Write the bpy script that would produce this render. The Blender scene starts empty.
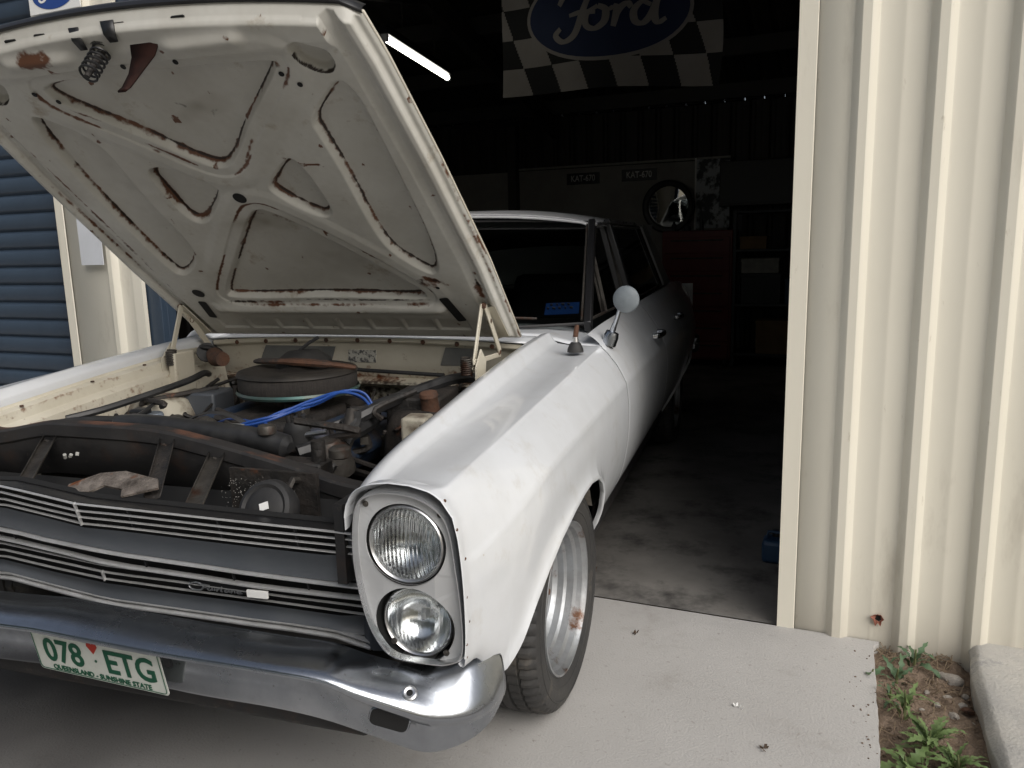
import bpy, bmesh, math, random
import numpy as np
from mathutils import Vector, Matrix
random.seed(7); rng = np.random.default_rng(7)
S = bpy.context.scene; COL = S.collection
PI = math.pi; R = math.radians

# ------------------------------------------------------------------ camera
def cam_axes(yaw, pit, rol):
    yaw, pit, rol = R(yaw), R(pit), R(rol)
    f = np.array([-math.sin(yaw)*math.cos(pit), math.cos(yaw)*math.cos(pit), -math.sin(pit)])
    r = np.array([math.cos(yaw), math.sin(yaw), 0]); u = np.cross(r, f)
    return r*math.cos(rol)+u*math.sin(rol), -r*math.sin(rol)+u*math.cos(rol), f
cr, cu, cf = cam_axes(17.836, 10.176, -1.42)
cd = bpy.data.cameras.new('camera'); cam = bpy.data.objects.new('camera', cd); COL.objects.link(cam)
cam.matrix_world = Matrix(((cr[0], cu[0], -cf[0], 1.3576), (cr[1], cu[1], -cf[1], -1.0875), (cr[2], cu[2], -cf[2], 1.2502), (0, 0, 0, 1)))
cd.sensor_width = 36; cd.lens = 36*788.7/1024; cd.clip_start = .02; cd.clip_end = 500
S.camera = cam
# ------------------------------------------------------------------ world, sun, exposure
SUN_AZ, SUN_EL = 55, 38          # azimuth from the shed's outward normal towards the right, elevation
WALL = -5.4                      # heading of the shed front relative to the car
sd = Vector((math.sin(R(SUN_AZ))*math.cos(R(SUN_EL)), -math.cos(R(SUN_AZ))*math.cos(R(SUN_EL)), math.sin(R(SUN_EL))))
sd.rotate(Matrix.Rotation(R(WALL), 3, 'Z'))
W = bpy.data.worlds.new('World'); S.world = W; W.use_nodes = True
wn = W.node_tree.nodes; wl = W.node_tree.links
sky = wn.new('ShaderNodeTexSky'); sky.sky_type = 'NISHITA'; sky.sun_disc = False
sky.sun_elevation = R(SUN_EL); sky.sun_rotation = math.atan2(sd.x, sd.y); sky.air_density = 1.0; sky.dust_density = 4.0; sky.ozone_density = 1.0
hs = wn.new('ShaderNodeHueSaturation'); hs.inputs['Saturation'].default_value = .6
wl.new(sky.outputs[0], hs.inputs['Color']); wl.new(hs.outputs[0], wn['Background'].inputs[0])
wn['Background'].inputs[1].default_value = .07
sl = bpy.data.lights.new('sun', 'SUN'); sl.energy = 1.5; sl.angle = R(58); sl.color = (1, .985, .96)
so = bpy.data.objects.new('sun', sl); COL.objects.link(so); so.rotation_euler = sd.to_track_quat('Z', 'Y').to_euler()
so.location = (4, -6, 8)
vs = S.view_settings; vs.view_transform = 'Standard'; vs.look = 'None'; vs.exposure = .68; vs.gamma = 1; vs.use_curve_mapping = False
S.render.resolution_x = 1024; S.render.resolution_y = 768

# ------------------------------------------------------------------ materials
def nodes(name):
    m = bpy.data.materials.new(name); m.use_nodes = True
    return m, m.node_tree.nodes, m.node_tree.links, m.node_tree.nodes['Principled BSDF']
def rgba(c): return (c[0], c[1], c[2], 1)
def pm(name, c1, c2=None, scale=6, rough=.5, rough2=None, metal=0, bump=0, bscale=None, coat=0, spots=None, wear=None, spec=.5, stretch=None, thr=(.35, .65), extra=None):
    """procedural material: two noise-mixed colours, optional spots of a third colour, optional painted wear attribute"""
    m, n, l, b = nodes(name)
    tc = n.new('ShaderNodeTexCoord'); vec = tc.outputs['Object']
    if stretch:
        mp = n.new('ShaderNodeMapping'); mp.inputs['Scale'].default_value = stretch; l.new(vec, mp.inputs[0]); vec = mp.outputs[0]
    no = n.new('ShaderNodeTexNoise'); no.inputs['Scale'].default_value = scale; no.inputs['Detail'].default_value = 8; no.inputs['Roughness'].default_value = .62
    l.new(vec, no.inputs['Vector'])
    mr = n.new('ShaderNodeMapRange'); mr.inputs[1].default_value, mr.inputs[2].default_value = thr; l.new(no.outputs[0], mr.inputs[0])
    mx = n.new('ShaderNodeMix'); mx.data_type = 'RGBA'; mx.inputs[6].default_value = rgba(c1); mx.inputs[7].default_value = rgba(c2 or c1)
    l.new(mr.outputs[0], mx.inputs[0]); col = mx.outputs[2]
    mask = None
    for spots in ([] if not spots else spots if isinstance(spots, list) else [spots]):      # (colour, scale, low, high)
        ns = n.new('ShaderNodeTexNoise'); ns.inputs['Scale'].default_value = spots[1]; ns.inputs['Detail'].default_value = 6; ns.inputs['Roughness'].default_value = .7
        l.new(vec, ns.inputs['Vector'])
        ms = n.new('ShaderNodeMapRange'); ms.inputs[1].default_value, ms.inputs[2].default_value = spots[2], spots[3]; l.new(ns.outputs[0], ms.inputs[0])
        m2 = n.new('ShaderNodeMix'); m2.data_type = 'RGBA'; l.new(ms.outputs[0], m2.inputs[0]); l.new(col, m2.inputs[6]); m2.inputs[7].default_value = rgba(spots[0])
        col = m2.outputs[2]
    for att, wc, *soft in (wear or ()):
        at = n.new('ShaderNodeAttribute'); at.attribute_name = att
        nw = n.new('ShaderNodeTexNoise'); nw.inputs['Scale'].default_value = 60; nw.inputs['Detail'].default_value = 5; l.new(vec, nw.inputs['Vector'])
        mm = n.new('ShaderNodeMath'); mm.operation = 'MULTIPLY_ADD'; l.new(nw.outputs[0], mm.inputs[0]); mm.inputs[1].default_value = 1.1; l.new(at.outputs['Fac'], mm.inputs[2])
        mg = n.new('ShaderNodeMapRange'); mg.inputs[1].default_value, mg.inputs[2].default_value = .95, 1.25; l.new(mm.outputs[0], mg.inputs[0])
        if soft:
            mg = n.new('ShaderNodeMath'); mg.operation = 'MULTIPLY'; l.new(at.outputs['Fac'], mg.inputs[0]); mg.inputs[1].default_value = soft[0]
        m3 = n.new('ShaderNodeMix'); m3.data_type = 'RGBA'; l.new(mg.outputs[0], m3.inputs[0]); l.new(col, m3.inputs[6]); m3.inputs[7].default_value = rgba(wc)
        col = m3.outputs[2]
    l.new(col, b.inputs['Base Color'])
    b.inputs['Metallic'].default_value = metal; b.inputs['Specular IOR Level'].default_value = spec
    if rough2 is not None:
        rr = n.new('ShaderNodeMapRange'); rr.inputs[1].default_value, rr.inputs[2].default_value = .3, .7
        rr.inputs[3].default_value, rr.inputs[4].default_value = rough, rough2; l.new(no.outputs[0], rr.inputs[0]); l.new(rr.outputs[0], b.inputs['Roughness'])
    else: b.inputs['Roughness'].default_value = rough
    if coat: b.inputs['Coat Weight'].default_value = coat; b.inputs['Coat Roughness'].default_value = .07
    if bump:
        nb = n.new('ShaderNodeTexNoise'); nb.inputs['Scale'].default_value = bscale or scale*6; nb.inputs['Detail'].default_value = 6; l.new(vec, nb.inputs['Vector'])
        bp = n.new('ShaderNodeBump'); bp.inputs['Strength'].default_value = bump; bp.inputs['Distance'].default_value = .01
        l.new(nb.outputs[0], bp.inputs['Height']); l.new(bp.outputs[0], b.inputs['Normal'])
    return m
RUST = (.16, .055, .02); DRUST = (.045, .02, .011)
M = {}
M['paint'] = pm('white_paint', (.70, .72, .745), (.64, .655, .67), 5, .28, .42, coat=.85, spots=[((.52, .50, .46), 7, .56, .85), ((.5, .46, .38), 38, .70, .76), ((.13, .08, .05), 70, .735, .75)], bump=.10, bscale=5)
M['roofpaint'] = pm('white_roof_paint', (.6, .61, .62), (.55, .55, .55), 5, .35, .5)
M['cream'] = pm('cream_underbody_paint', (.60, .565, .47), (.50, .46, .37), 5, .45, .6, spots=((.2, .12, .06), 14, .63, .75), bump=.05, wear=(('rust', RUST), ('dark', (.05, .035, .025))))
M['bonnetu'] = pm('aged_cream_paint', (.63, .622, .578), (.54, .53, .485), 3.2, .5, .65, spots=((.33, .27, .19), 9, .60, .76), bump=.04, bscale=40, wear=(('dirt', (.25, .22, .17), .75), ('rust', (.115, .045, .02)), ('dark', (.02, .012, .008))))  # dirt and dark also carry the painted recess shade of the oval dishes
M['towerp'] = pm('grimy_cream_paint', (.45, .42, .34), (.12, .09, .065), 11, .6, thr=(.42, .62), spots=((.2, .05, .03), 18, .6, .68))
M['chrome'] = pm('weathered_chrome', (.50, .52, .55), (.32, .34, .37), 5, .12, .34, metal=1, bump=.03, bscale=60, spots=((.16, .15, .14), 55, .64, .72))
M['trim'] = pm('bright_trim', (.74, .75, .77), (.58, .58, .58), 9, .22, .38, metal=.95)
M['bar'] = pm('dull_grille_bar', (.80, .80, .80), (.55, .55, .54), 14, .34, .5, metal=.7)
M['gpanel'] = pm('dark_grey_grille_panel', (.065, .073, .085), (.09, .097, .106), 4, .38, .55, spots=((.16, .15, .14), 60, .72, .78))
M['black'] = pm('black_underbonnet_paint', (.011, .011, .012), (.025, .023, .022), 9, .5, .8, spots=[((.038, .021, .014), 7, .54, .72), ((.06, .05, .042), 24, .60, .72)], bump=.15, bscale=30)
M['rubber'] = pm('black_rubber', (.014, .014, .015), (.03, .029, .028), 12, .55, .75)
M['hose'] = pm('rubber_hose', (.013, .013, .014), (.03, .03, .03), 20, .38, .55)
M['rusty'] = pm('rusty_steel', (.06, .031, .02), (.13, .056, .028), 16, .75, .9, bump=.3, spots=((.03, .025, .022), 8, .5, .62))
M['dirtymetal'] = pm('dirty_grey_metal', (.085, .078, .068), (.03, .026, .023), 11, .45, .7, metal=.5, bump=.2, spots=(DRUST, 9, .55, .65))
M['block'] = pm('oily_cast_iron', (.012, .0115, .011), (.03, .024, .02), 14, .5, .75, bump=.4, spots=(RUST, 8, .62, .72))
M['bluelead'] = pm('blue_ignition_lead', (.012, .05, .22), (.02, .07, .28), 20, .4)
M['bezel'] = pm('silver_grey_bezel', (.50, .51, .52), (.45, .455, .46), 7, .35, .5, metal=.15, spots=((.30, .2, .13), 16, .69, .78))
M['dark'] = pm('dark_void', (.006, .006, .006), None, 5, .8)
M['tyre'] = pm('tyre_rubber', (.020, .020, .021), (.045, .043, .04), 7, .6, .8, bump=.12, bscale=60, spots=((.14, .12, .095), 6, .60, .78))
M['steel'] = pm('scuffed_steel_rim', (.42, .44, .46), (.28, .28, .28), 8, .32, .55, metal=.75, spots=((.12, .06, .035), 9, .55, .66), bump=.1)
M['liner'] = pm('dusty_wheel_arch', (.34, .31, .26), (.16, .14, .12), 10, .8)
M['interior'] = pm('dark_vinyl', (.012, .012, .013), (.02, .018, .017), 10, .5)
M['blackpaint'] = pm('satin_black', (.012, .012, .013), None, 10, .4)
M['patch'] = pm('grey_sound_patch', (.115, .12, .12), (.17, .17, .16), 9, .6)
M['sticker'] = pm('worn_foil_sticker', (.50, .49, .44), (.10, .10, .10), 70, .5, thr=(.48, .55))
M['mirrorback'] = pm('grey_mirror_shell', (.20, .225, .24), (.15, .17, .185), 20, .4, .55)
M['plate'] = pm('white_reflective_plate', (.66, .68, .63), (.58, .6, .55), 20, .4, spots=((.3, .28, .2), 30, .68, .8))
M['green'] = pm('green_plate_ink', (.008, .085, .045), None, 10, .4)
M['red'] = pm('red_ink', (.42, .035, .02), None, 10, .4)
M['bluesticker'] = pm('blue_windscreen_sticker', (.012, .05, .20), (.02, .07, .25), 30, .4)
M['white'] = pm('white_print', (.75, .75, .73), None, 10, .5)
M['wall'] = pm('cream_steel_cladding', (.73, .695, .595), (.68, .645, .545), 2.5, .45, .6, spots=[((.50, .46, .38), 5, .58, .80), ((.5, .45, .36), 30, .66, .76), ((.36, .33, .29), 55, .72, .75)], bump=.03, stretch=(1, 1, .25), wear=(('dirt', (.30, .26, .21), .8),))
M['wallrust'] = pm('torn_rusty_edge', (.22, .08, .05), (.30, .12, .08), 60, .8)
M['bluedoor'] = pm('slate_blue_door_steel', (.036, .056, .085), (.03, .046, .07), 3, .38, .55, spots=((.2, .24, .28), 60, .74, .8))
M['shedin'] = pm('brown_shed_sheeting', (.04, .036, .032), (.03, .027, .024), 3, .6, stretch=(1, 1, .3))
M['lining'] = pm('grey_lining_board', (.34, .33, .31), (.27, .26, .245), 3, .75)
M['timber'] = pm('dark_steel_purlin', (.045, .043, .04), (.06, .055, .05), 6, .6)
M['slab'] = pm('grey_concrete', (.45, .437, .42), (.39, .377, .36), 1.6, .8, bump=.25, bscale=160, spots=[((.31, .29, .265), 3.2, .58, .80), ((.27, .25, .23), 45, .60, .72), ((.20, .185, .17), 160, .66, .72), ((.5, .49, .48), 90, .68, .74), ((.23, .20, .17), 9, .69, .74)], thr=(.3, .7), wear=(('shade_stain', (.045, .043, .042), 1.0),))
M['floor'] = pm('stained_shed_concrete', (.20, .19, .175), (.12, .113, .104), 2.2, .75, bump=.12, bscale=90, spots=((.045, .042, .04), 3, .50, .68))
M['soil'] = pm('dry_brown_soil', (.25, .185, .135), (.15, .105, .072), 22, .95, bump=.8, bscale=140, spots=((.30, .24, .18), 60, .60, .68))
M['kerb'] = pm('old_concrete', (.47, .45, .41), (.36, .35, .33), 6, .85, bump=.35, bscale=120, spots=[((.17, .175, .185), 8, .58, .74), ((.10, .10, .10), 60, .66, .70)])
M['ground'] = pm('dry_grass_ground', (.10, .10, .05), (.16, .13, .085), 1.2, .95, bump=.5)
M['stone'] = pm('grey_stone', (.36, .33, .29), (.24, .21, .18), 25, .9, bump=.4)
M['leaf'] = pm('weed_leaf', (.10, .155, .05), (.14, .20, .075), 30, .5, spec=.35)
M['leaf2'] = pm('blue_green_weed_leaf', (.07, .12, .06), (.10, .16, .085), 30, .55, spec=.3)
M['stem'] = pm('weed_stem', (.12, .17, .06), (.16, .14, .07), 20, .6)
M['dryleaf'] = pm('dry_leaf', (.05, .034, .024), (.09, .058, .036), 30, .9)
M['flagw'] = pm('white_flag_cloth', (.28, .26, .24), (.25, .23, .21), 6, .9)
M['flagb'] = pm('black_flag_cloth', (.012, .012, .012), None, 6, .9)
M['flagblue'] = pm('navy_flag_cloth', (.012, .022, .065), (.014, .025, .07), 6, .85)
M['signblue'] = pm('blue_sign_enamel', (.02, .06, .24), None, 6, .4)
M['cabred'] = pm('dark_red_tool_cabinet', (.16, .022, .02), (.13, .018, .016), 6, .4)
M['box1'] = pm('cardboard', (.26, .17, .09), (.22, .14, .075), 10, .85)
M['box2'] = pm('pale_box', (.42, .41, .38), (.3, .3, .28), 12, .7)
M['shelfm'] = pm('dark_shelf_steel', (.035, .04, .045), None, 8, .5)
M['bluebox'] = pm('blue_plastic', (.014, .045, .095), (.017, .05, .105), 12, .5)
M['screen'] = pm('black_glass_screen', (.008, .008, .01), None, 5, .4)
M['sky_block_bark'] = pm('sky_block_bark', (.12, .09, .065), (.08, .06, .045), 8, .9, bump=.5)
M['foliage'] = pm('sky_block_foliage', (.05, .085, .03), (.075, .11, .045), 5, .6)
def simple(name, fn):
    m, n, l, b = nodes(name); fn(m, n, l, b); return m
def _mirror(m, n, l, b):
    b.inputs['Base Color'].default_value = (.8, .8, .8, 1); b.inputs['Metallic'].default_value = 1; b.inputs['Roughness'].default_value = .02
M['mirror'] = simple('mirror_glass', _mirror)
def _tube(m, n, l, b):
    b.inputs['Base Color'].default_value = (.9, .9, .85, 1); b.inputs['Emission Color'].default_value = (1, .98, .86, 1); b.inputs['Emission Strength'].default_value = 5
M['tube'] = simple('lit_fluorescent_tube', _tube)
def _glass(m, n, l, b):
    tr = n.new('ShaderNodeBsdfTransparent'); tr.inputs[0].default_value = (.42, .45, .44, 1)
    gl = n.new('ShaderNodeBsdfGlossy'); gl.inputs['Roughness'].default_value = .03
    fr = n.new('ShaderNodeFresnel'); fr.inputs[0].default_value = 1.45
    mx = n.new('ShaderNodeMixShader'); l.new(fr.outputs[0], mx.inputs[0]); l.new(tr.outputs[0], mx.inputs[1]); l.new(gl.outputs[0], mx.inputs[2])
    l.new(mx.outputs[0], n['Material Output'].inputs[0])
M['glass'] = simple('tinted_car_glass', _glass)
def _lens(m, n, l, b):
    tc = n.new('ShaderNodeTexCoord'); w = n.new('ShaderNodeTexWave'); w.bands_direction = 'X'; w.inputs['Scale'].default_value = 40; w.inputs['Distortion'].default_value = 1.2; w.inputs['Detail'].default_value = 2
    l.new(tc.outputs['Object'], w.inputs[0])
    bpn = n.new('ShaderNodeBump'); bpn.inputs['Strength'].default_value = .55; bpn.inputs['Distance'].default_value = .006; l.new(w.outputs[1], bpn.inputs['Height']); l.new(bpn.outputs[0], b.inputs['Normal'])
    b.inputs['Base Color'].default_value = (.93, .95, .95, 1); b.inputs['Transmission Weight'].default_value = 1; b.inputs['Roughness'].default_value = .04; b.inputs['IOR'].default_value = 1.35
M['lens'] = simple('fluted_headlamp_glass', _lens)
def _lens2(m, n, l, b):
    _lens(m, n, l, b)
    for q in n:
        if q.type == 'BUMP': q.inputs['Strength'].default_value = .12
M['lens2'] = simple('clear_headlamp_glass', _lens2)
def _refl(m, n, l, b):
    b.inputs['Base Color'].default_value = (.82, .83, .84, 1); b.inputs['Metallic'].default_value = 1; b.inputs['Roughness'].default_value = .16
M['reflector'] = simple('silvered_reflector', _refl)

# ------------------------------------------------------------------ mesh helpers
class MB:
    def __init__(s): s.v = []; s.f = []
    def add(s, v, f):
        o = len(s.v); s.v += [tuple(map(float, p)) for p in v]; s.f += [tuple(i+o for i in q) for q in f]; return s
    def box(s, c, d, rot=None, taper=1):
        v = []
        for z in (-1, 1):
            for x, y in ((-1, -1), (1, -1), (1, 1), (-1, 1)):
                t = taper if z > 0 else 1
                p = Vector((x*d[0]/2*t, y*d[1]/2*t, z*d[2]/2))
                if rot is not None: p = rot @ p
                v.append((p.x+c[0], p.y+c[1], p.z+c[2]))
        return s.add(v, [(3, 2, 1, 0), (4, 5, 6, 7), (0, 1, 5, 4), (1, 2, 6, 5), (2, 3, 7, 6), (3, 0, 4, 7)])
    def bar(s, a, b, w, h, up=(0, 0, 1)):
        a, b = Vector(a), Vector(b); d = (b-a); L = d.length; d.normalize(); x = d.cross(Vector(up))
        if x.length < 1e-4: x = d.cross(Vector((1, 0, 0)))
        x.normalize(); z = x.cross(d)
        return s.box((a+b)/2, (w, L, h), Matrix((x, d, z)).transposed())
    def tube(s, path, r, n=8, cap=True, flat=1.0):
        P = [Vector(p) for p in path]; m = len(P); rr = r if hasattr(r, '__len__') else [r]*m
        up = Vector((0, 0, 1)); vv = []; prev = None
        for i in range(m):
            t = (P[min(i+1, m-1)]-P[max(i-1, 0)]).normalized()
            if prev is None:
                x = t.cross(up)
                if x.length < .05: x = t.cross(Vector((1, 0, 0)))
            else: x = prev-t*prev.dot(t)
            x.normalize(); prev = x.copy(); y = t.cross(x)
            for k in range(n):
                a = 2*PI*k/n; vv.append(P[i]+(x*math.cos(a)+y*math.sin(a)*flat)*rr[i])
        ff = [(i*n+k, i*n+(k+1) % n, (i+1)*n+(k+1) % n, (i+1)*n+k) for i in range(m-1) for k in range(n)]
        if cap: ff += [tuple(range(n))[::-1], tuple((m-1)*n+k for k in range(n))]
        return s.add(vv, ff)
    def lathe(s, prof, mat, n=48, mod=None):
        """prof: (radius, axial) pairs about local z; mat 4x4"""
        vv = []
        for j, (r, z) in enumerate(prof):
            for k in range(n):
                q = r if mod is None else r+mod(j, k)
                a = 2*PI*k/n; vv.append(mat @ Vector((q*math.cos(a), q*math.sin(a), z)))
        m = len(prof)
        return s.add(vv, [(j*n+k, j*n+(k+1) % n, (j+1)*n+(k+1) % n, (j+1)*n+k) for j in range(m-1) for k in range(n)])
    def grid(s, A, flip=False):
        A = np.asarray(A, float); m, n = A.shape[:2]
        f = [(i*n+j, i*n+j+1, (i+1)*n+j+1, (i+1)*n+j) for i in range(m-1) for j in range(n-1)]
        if flip: f = [q[::-1] for q in f]
        return s.add(A.reshape(-1, 3), f)
    def prism(s, poly, o, ax, ay, az, depth):
        """polygon (2d) extruded: o + x*ax + y*ay, thickness depth along az"""
        o, ax, ay, az = map(Vector, (o, ax, ay, az)); n = len(poly)
        lo = [o+ax*p[0]+ay*p[1] for p in poly]; hi = [p+az*depth for p in lo]
        return s.add(lo+hi, [tuple(range(n))[::-1], tuple(range(n, 2*n))]+[(i, (i+1) % n, n+(i+1) % n, n+i) for i in range(n)])
    def mesh(s, name, mat, smooth=35):
        me = bpy.data.meshes.new(name); me.from_pydata(s.v, [], s.f)
        for q in (mat if isinstance(mat, (list, tuple)) else [mat]): me.materials.append(q)
        bm = bmesh.new(); bm.from_mesh(me); bmesh.ops.recalc_face_normals(bm, faces=bm.faces); bm.to_mesh(me); bm.free()
        if smooth:
            me.polygons.foreach_set('use_smooth', [True]*len(me.polygons)); me.set_sharp_from_angle(angle=R(smooth))
        return me
    def build(s, name, mat, parent=None, smooth=35, solid=0, bevel=0, loc=None, rz=0):
        return put(s.mesh(name, mat, smooth), name, parent, solid, bevel, loc, rz)
def put(me, name, parent=None, solid=0, bevel=0, loc=None, rz=0):
    o = bpy.data.objects.new(name, me); COL.objects.link(o); o.parent = parent
    if loc is not None: o.location = loc
    o.rotation_euler.z = rz
    if bevel:
        b = o.modifiers.new('bevel', 'BEVEL'); b.width = bevel; b.segments = 2; b.limit_method = 'ANGLE'; b.angle_limit = R(40)
    if solid:
        b = o.modifiers.new('solid', 'SOLIDIFY'); b.thickness = solid; b.offset = 0
    return o
def tag(o, label=None, cat=None, group=None, kind=None):
    for k, v in (('label', label), ('category', cat), ('group', group), ('kind', kind)):
        if v: o[k] = v
    return o
def empty(name, loc=(0, 0, 0), rz=0, label=None, cat=None, group=None):
    o = bpy.data.objects.new(name, None); COL.objects.link(o); o.location = loc; o.rotation_euler.z = rz; o.empty_display_size = .1
    return tag(o, label, cat, group)
def fattr(o, name, vals):
    a = o.data.attributes.new(name, 'FLOAT', 'POINT'); a.data.foreach_set('value', np.asarray(vals, np.float32).ravel())
def smooth_path(P, n=8):
    """Catmull-Rom through the points"""
    P = [np.array(p, float) for p in P]; Q = [2*P[0]-P[1]]+P+[2*P[-1]-P[-2]]; out = []
    for i in range(1, len(Q)-2):
        for k in range(n):
            t = k/n; a, b, c, d = Q[i-1:i+3]
            out.append(.5*((2*b)+(-a+c)*t+(2*a-5*b+4*c-d)*t*t+(-a+3*b-3*c+d)*t**3))
    return out+[P[-1]]
def text_mesh(txt, size, mat, name, depth=.0008, align='CENTER', sx=1, bold=0):
    cu_ = bpy.data.curves.new(name, 'FONT'); cu_.body = txt; cu_.size = size; cu_.align_x = align; cu_.align_y = 'CENTER'; cu_.extrude = depth; cu_.offset = bold; cu_.resolution_u = 4
    o = bpy.data.objects.new(name, cu_); COL.objects.link(o)
    dg = bpy.context.evaluated_depsgraph_get(); me = bpy.data.meshes.new_from_object(o.evaluated_get(dg))
    bpy.data.objects.remove(o); me.transform(Matrix.Diagonal((sx, 1, 1, 1))); me.materials.clear(); me.materials.append(mat); me.name = name
    return me
def smoothstep(x, a, b):
    t = np.clip((x-a)/(b-a), 0, 1); return t*t*(3-2*t)
def vnoise(shape, cell, seed):
    """smooth value noise on an index grid"""
    g = np.random.default_rng(seed); ny, nx = shape; gy, gx = int(ny/cell)+3, int(nx/cell)+3
    L = g.random((gy, gx)); y = np.arange(ny)/cell; x = np.arange(nx)/cell
    iy, ix = y.astype(int), x.astype(int); fy, fx = (y-iy)[:, None], (x-ix)[None]
    fy = fy*fy*(3-2*fy); fx = fx*fx*(3-2*fx)
    a = L[np.ix_(iy, ix)]; b = L[np.ix_(iy, ix+1)]; c = L[np.ix_(iy+1, ix)]; d = L[np.ix_(iy+1, ix+1)]
    return (a*(1-fx)+b*fx)*(1-fy)+(c*(1-fx)+d*fx)*fy
def poly_sd(px, py, poly):
    """signed distance to a polygon (negative inside)"""
    d = np.full(px.shape, 1e9); ins = np.zeros(px.shape, bool); n = len(poly)
    for i in range(n):
        ax, ay = poly[i]; bx, by = poly[(i+1) % n]; ex, ey = bx-ax, by-ay
        t = np.clip(((px-ax)*ex+(py-ay)*ey)/(ex*ex+ey*ey+1e-12), 0, 1)
        d = np.minimum(d, np.hypot(px-ax-t*ex, py-ay-t*ey))
        c = ((ay > py) != (by > py)) & (px < (bx-ax)*(py-ay)/((by-ay) if abs(by-ay) > 1e-9 else 1e-9)+ax)
        ins ^= c
    return np.where(ins, -d, d)
def chaikin(p, k=2):
    for _ in range(k):
        q = []
        for i in range(len(p)):
            a, b = np.array(p[i]), np.array(p[(i+1) % len(p)]); q += [tuple(.75*a+.25*b), tuple(.25*a+.75*b)]
        p = q
    return p

# ------------------------------------------------------------------ shed frame of reference
SO = Vector((1.433, 1.449, 0)); SR = R(WALL)
def sp(u, v, z=0):
    return (SO.x+u*math.cos(SR)-v*math.sin(SR), SO.y+u*math.sin(SR)+v*math.cos(SR), z)

# ================================================================== the setting
tag(MB().grid([[(x, y, -.075) for x in np.linspace(-120, 120, 13)] for y in np.linspace(-120, 120, 13)]).build('ground', M['ground'], smooth=0), kind='structure')
def sheet(name, mat, u0, u1, v0, v1, z, th, jag=None):
    """a thick concrete sheet in shed coordinates; right edge may be uneven"""
    vs_ = np.linspace(v0, v1, 60); mb = MB(); A = []
    g = np.random.default_rng(3)
    for v in vs_:
        ue = u1+(g.normal(0, .0035) if jag else 0)+(.012 if jag and v > -.03 else 0)
        A.append([sp(u0, v, z-th), sp(u0, v, z), sp(ue-.012, v, z), sp(ue-.002, v, z-.008), sp(ue, v, z-th)])
    return tag(mb.grid(A).build(name, mat, smooth=30), kind='structure')
us_ = np.concatenate([np.linspace(-9, -4, 12)[:-1], np.linspace(-4, .273, 130), [.283, .285]]); vs_ = np.concatenate([np.linspace(-9, -4, 14)[:-1], np.linspace(-4, -.006, 130)])
g = np.random.default_rng(3); jag_ = g.normal(0, .0013, len(vs_)); UU, VV = np.meshgrid(us_, vs_)
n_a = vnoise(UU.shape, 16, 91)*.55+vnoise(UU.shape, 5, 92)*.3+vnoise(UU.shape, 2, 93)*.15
shade_stain = .93*np.exp(-(((UU+2.05)/.80)**4+((VV+1.45)/1.0)**4))*(.72+.5*n_a)+.5*np.exp(-(((UU+1.35)/.22)**2+((VV+1.75)/.10)**2))*n_a  # car's shadow painted into the slab colour, with real oil stains mixed in
shade_stain += .35*smoothstep(n_a, .62, .8)*(UU < -.9)+.10*smoothstep(n_a, .55, .8)
rows = []
for i, v in enumerate(vs_):
    rows.append([sp(u+(jag_[i]+(.012 if v > -.03 else 0) if j >= len(us_)-3 else 0), v, -.008*(j == len(us_)-1)) for j, u in enumerate(us_)])
o = MB().grid(rows).build('driveway', M['slab'], smooth=0); fattr(o, 'shade_stain', np.clip(shade_stain, 0, .95)); tag(o, kind='structure')
tag(MB().grid([[sp(.285+jag_[i]+(.012 if v > -.03 else 0), v, z) for i, v in enumerate(vs_)] for z in (-.008, -.075)]).build('slab_edge', M['kerb'], o, smooth=0))
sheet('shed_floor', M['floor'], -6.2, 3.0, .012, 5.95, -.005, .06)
sheet('door_threshold', pm('rough_concrete_joint', (.10, .095, .085), (.22, .20, .18), 30, .9, bump=.8, bscale=90), -2.66, -.004, -.0055, .0115, -.010, .05)
# soil strip
us = np.linspace(.27, .60, 70); vv = np.linspace(-2.2, .02, 300)
n1 = vnoise((300, 70), 22, 1)*.03+vnoise((300, 70), 7, 2)*.014+vnoise((300, 70), 2.2, 3)*.007
tag(MB().grid([[sp(u, v, -.062+n1[i, j]) for j, u in enumerate(us)] for i, v in enumerate(vv)]).build('soil', M['soil'], smooth=60), kind='structure')
# worn concrete footing at the right
vv = np.linspace(-2.4, .03, 160); A = []
nn = vnoise((160, 40), 9, 5); nf = vnoise((160, 40), 2.5, 6)
for i, v in enumerate(vv):
    row = []
    for j in range(40):
        if j < 10: t = j/9; u = .542-.012*t; z = -.10+t*.122
        else: t = (j-10)/29; u = .532+.03*min(1, t*6)+max(0, t-.16)*1.9; z = .025+.022*math.sin(min(1, t*7)*PI/2)
        k = .02 if v > -.10 else 0
        k = .03*smoothstep(v, -.12, -.06)
        row.append(sp(u+(nn[i, j]-.5)*.008+(nf[i, j]-.5)*.0015+k*.2, v, z+(nn[i, j]-.5)*.006+(nf[i, j]-.5)*.0015))
    A.append(row)
tag(MB().grid(A).build('footing', M['kerb'], smooth=50), 'worn grey concrete footing slab at the base of the cream wall', 'footing')

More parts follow.
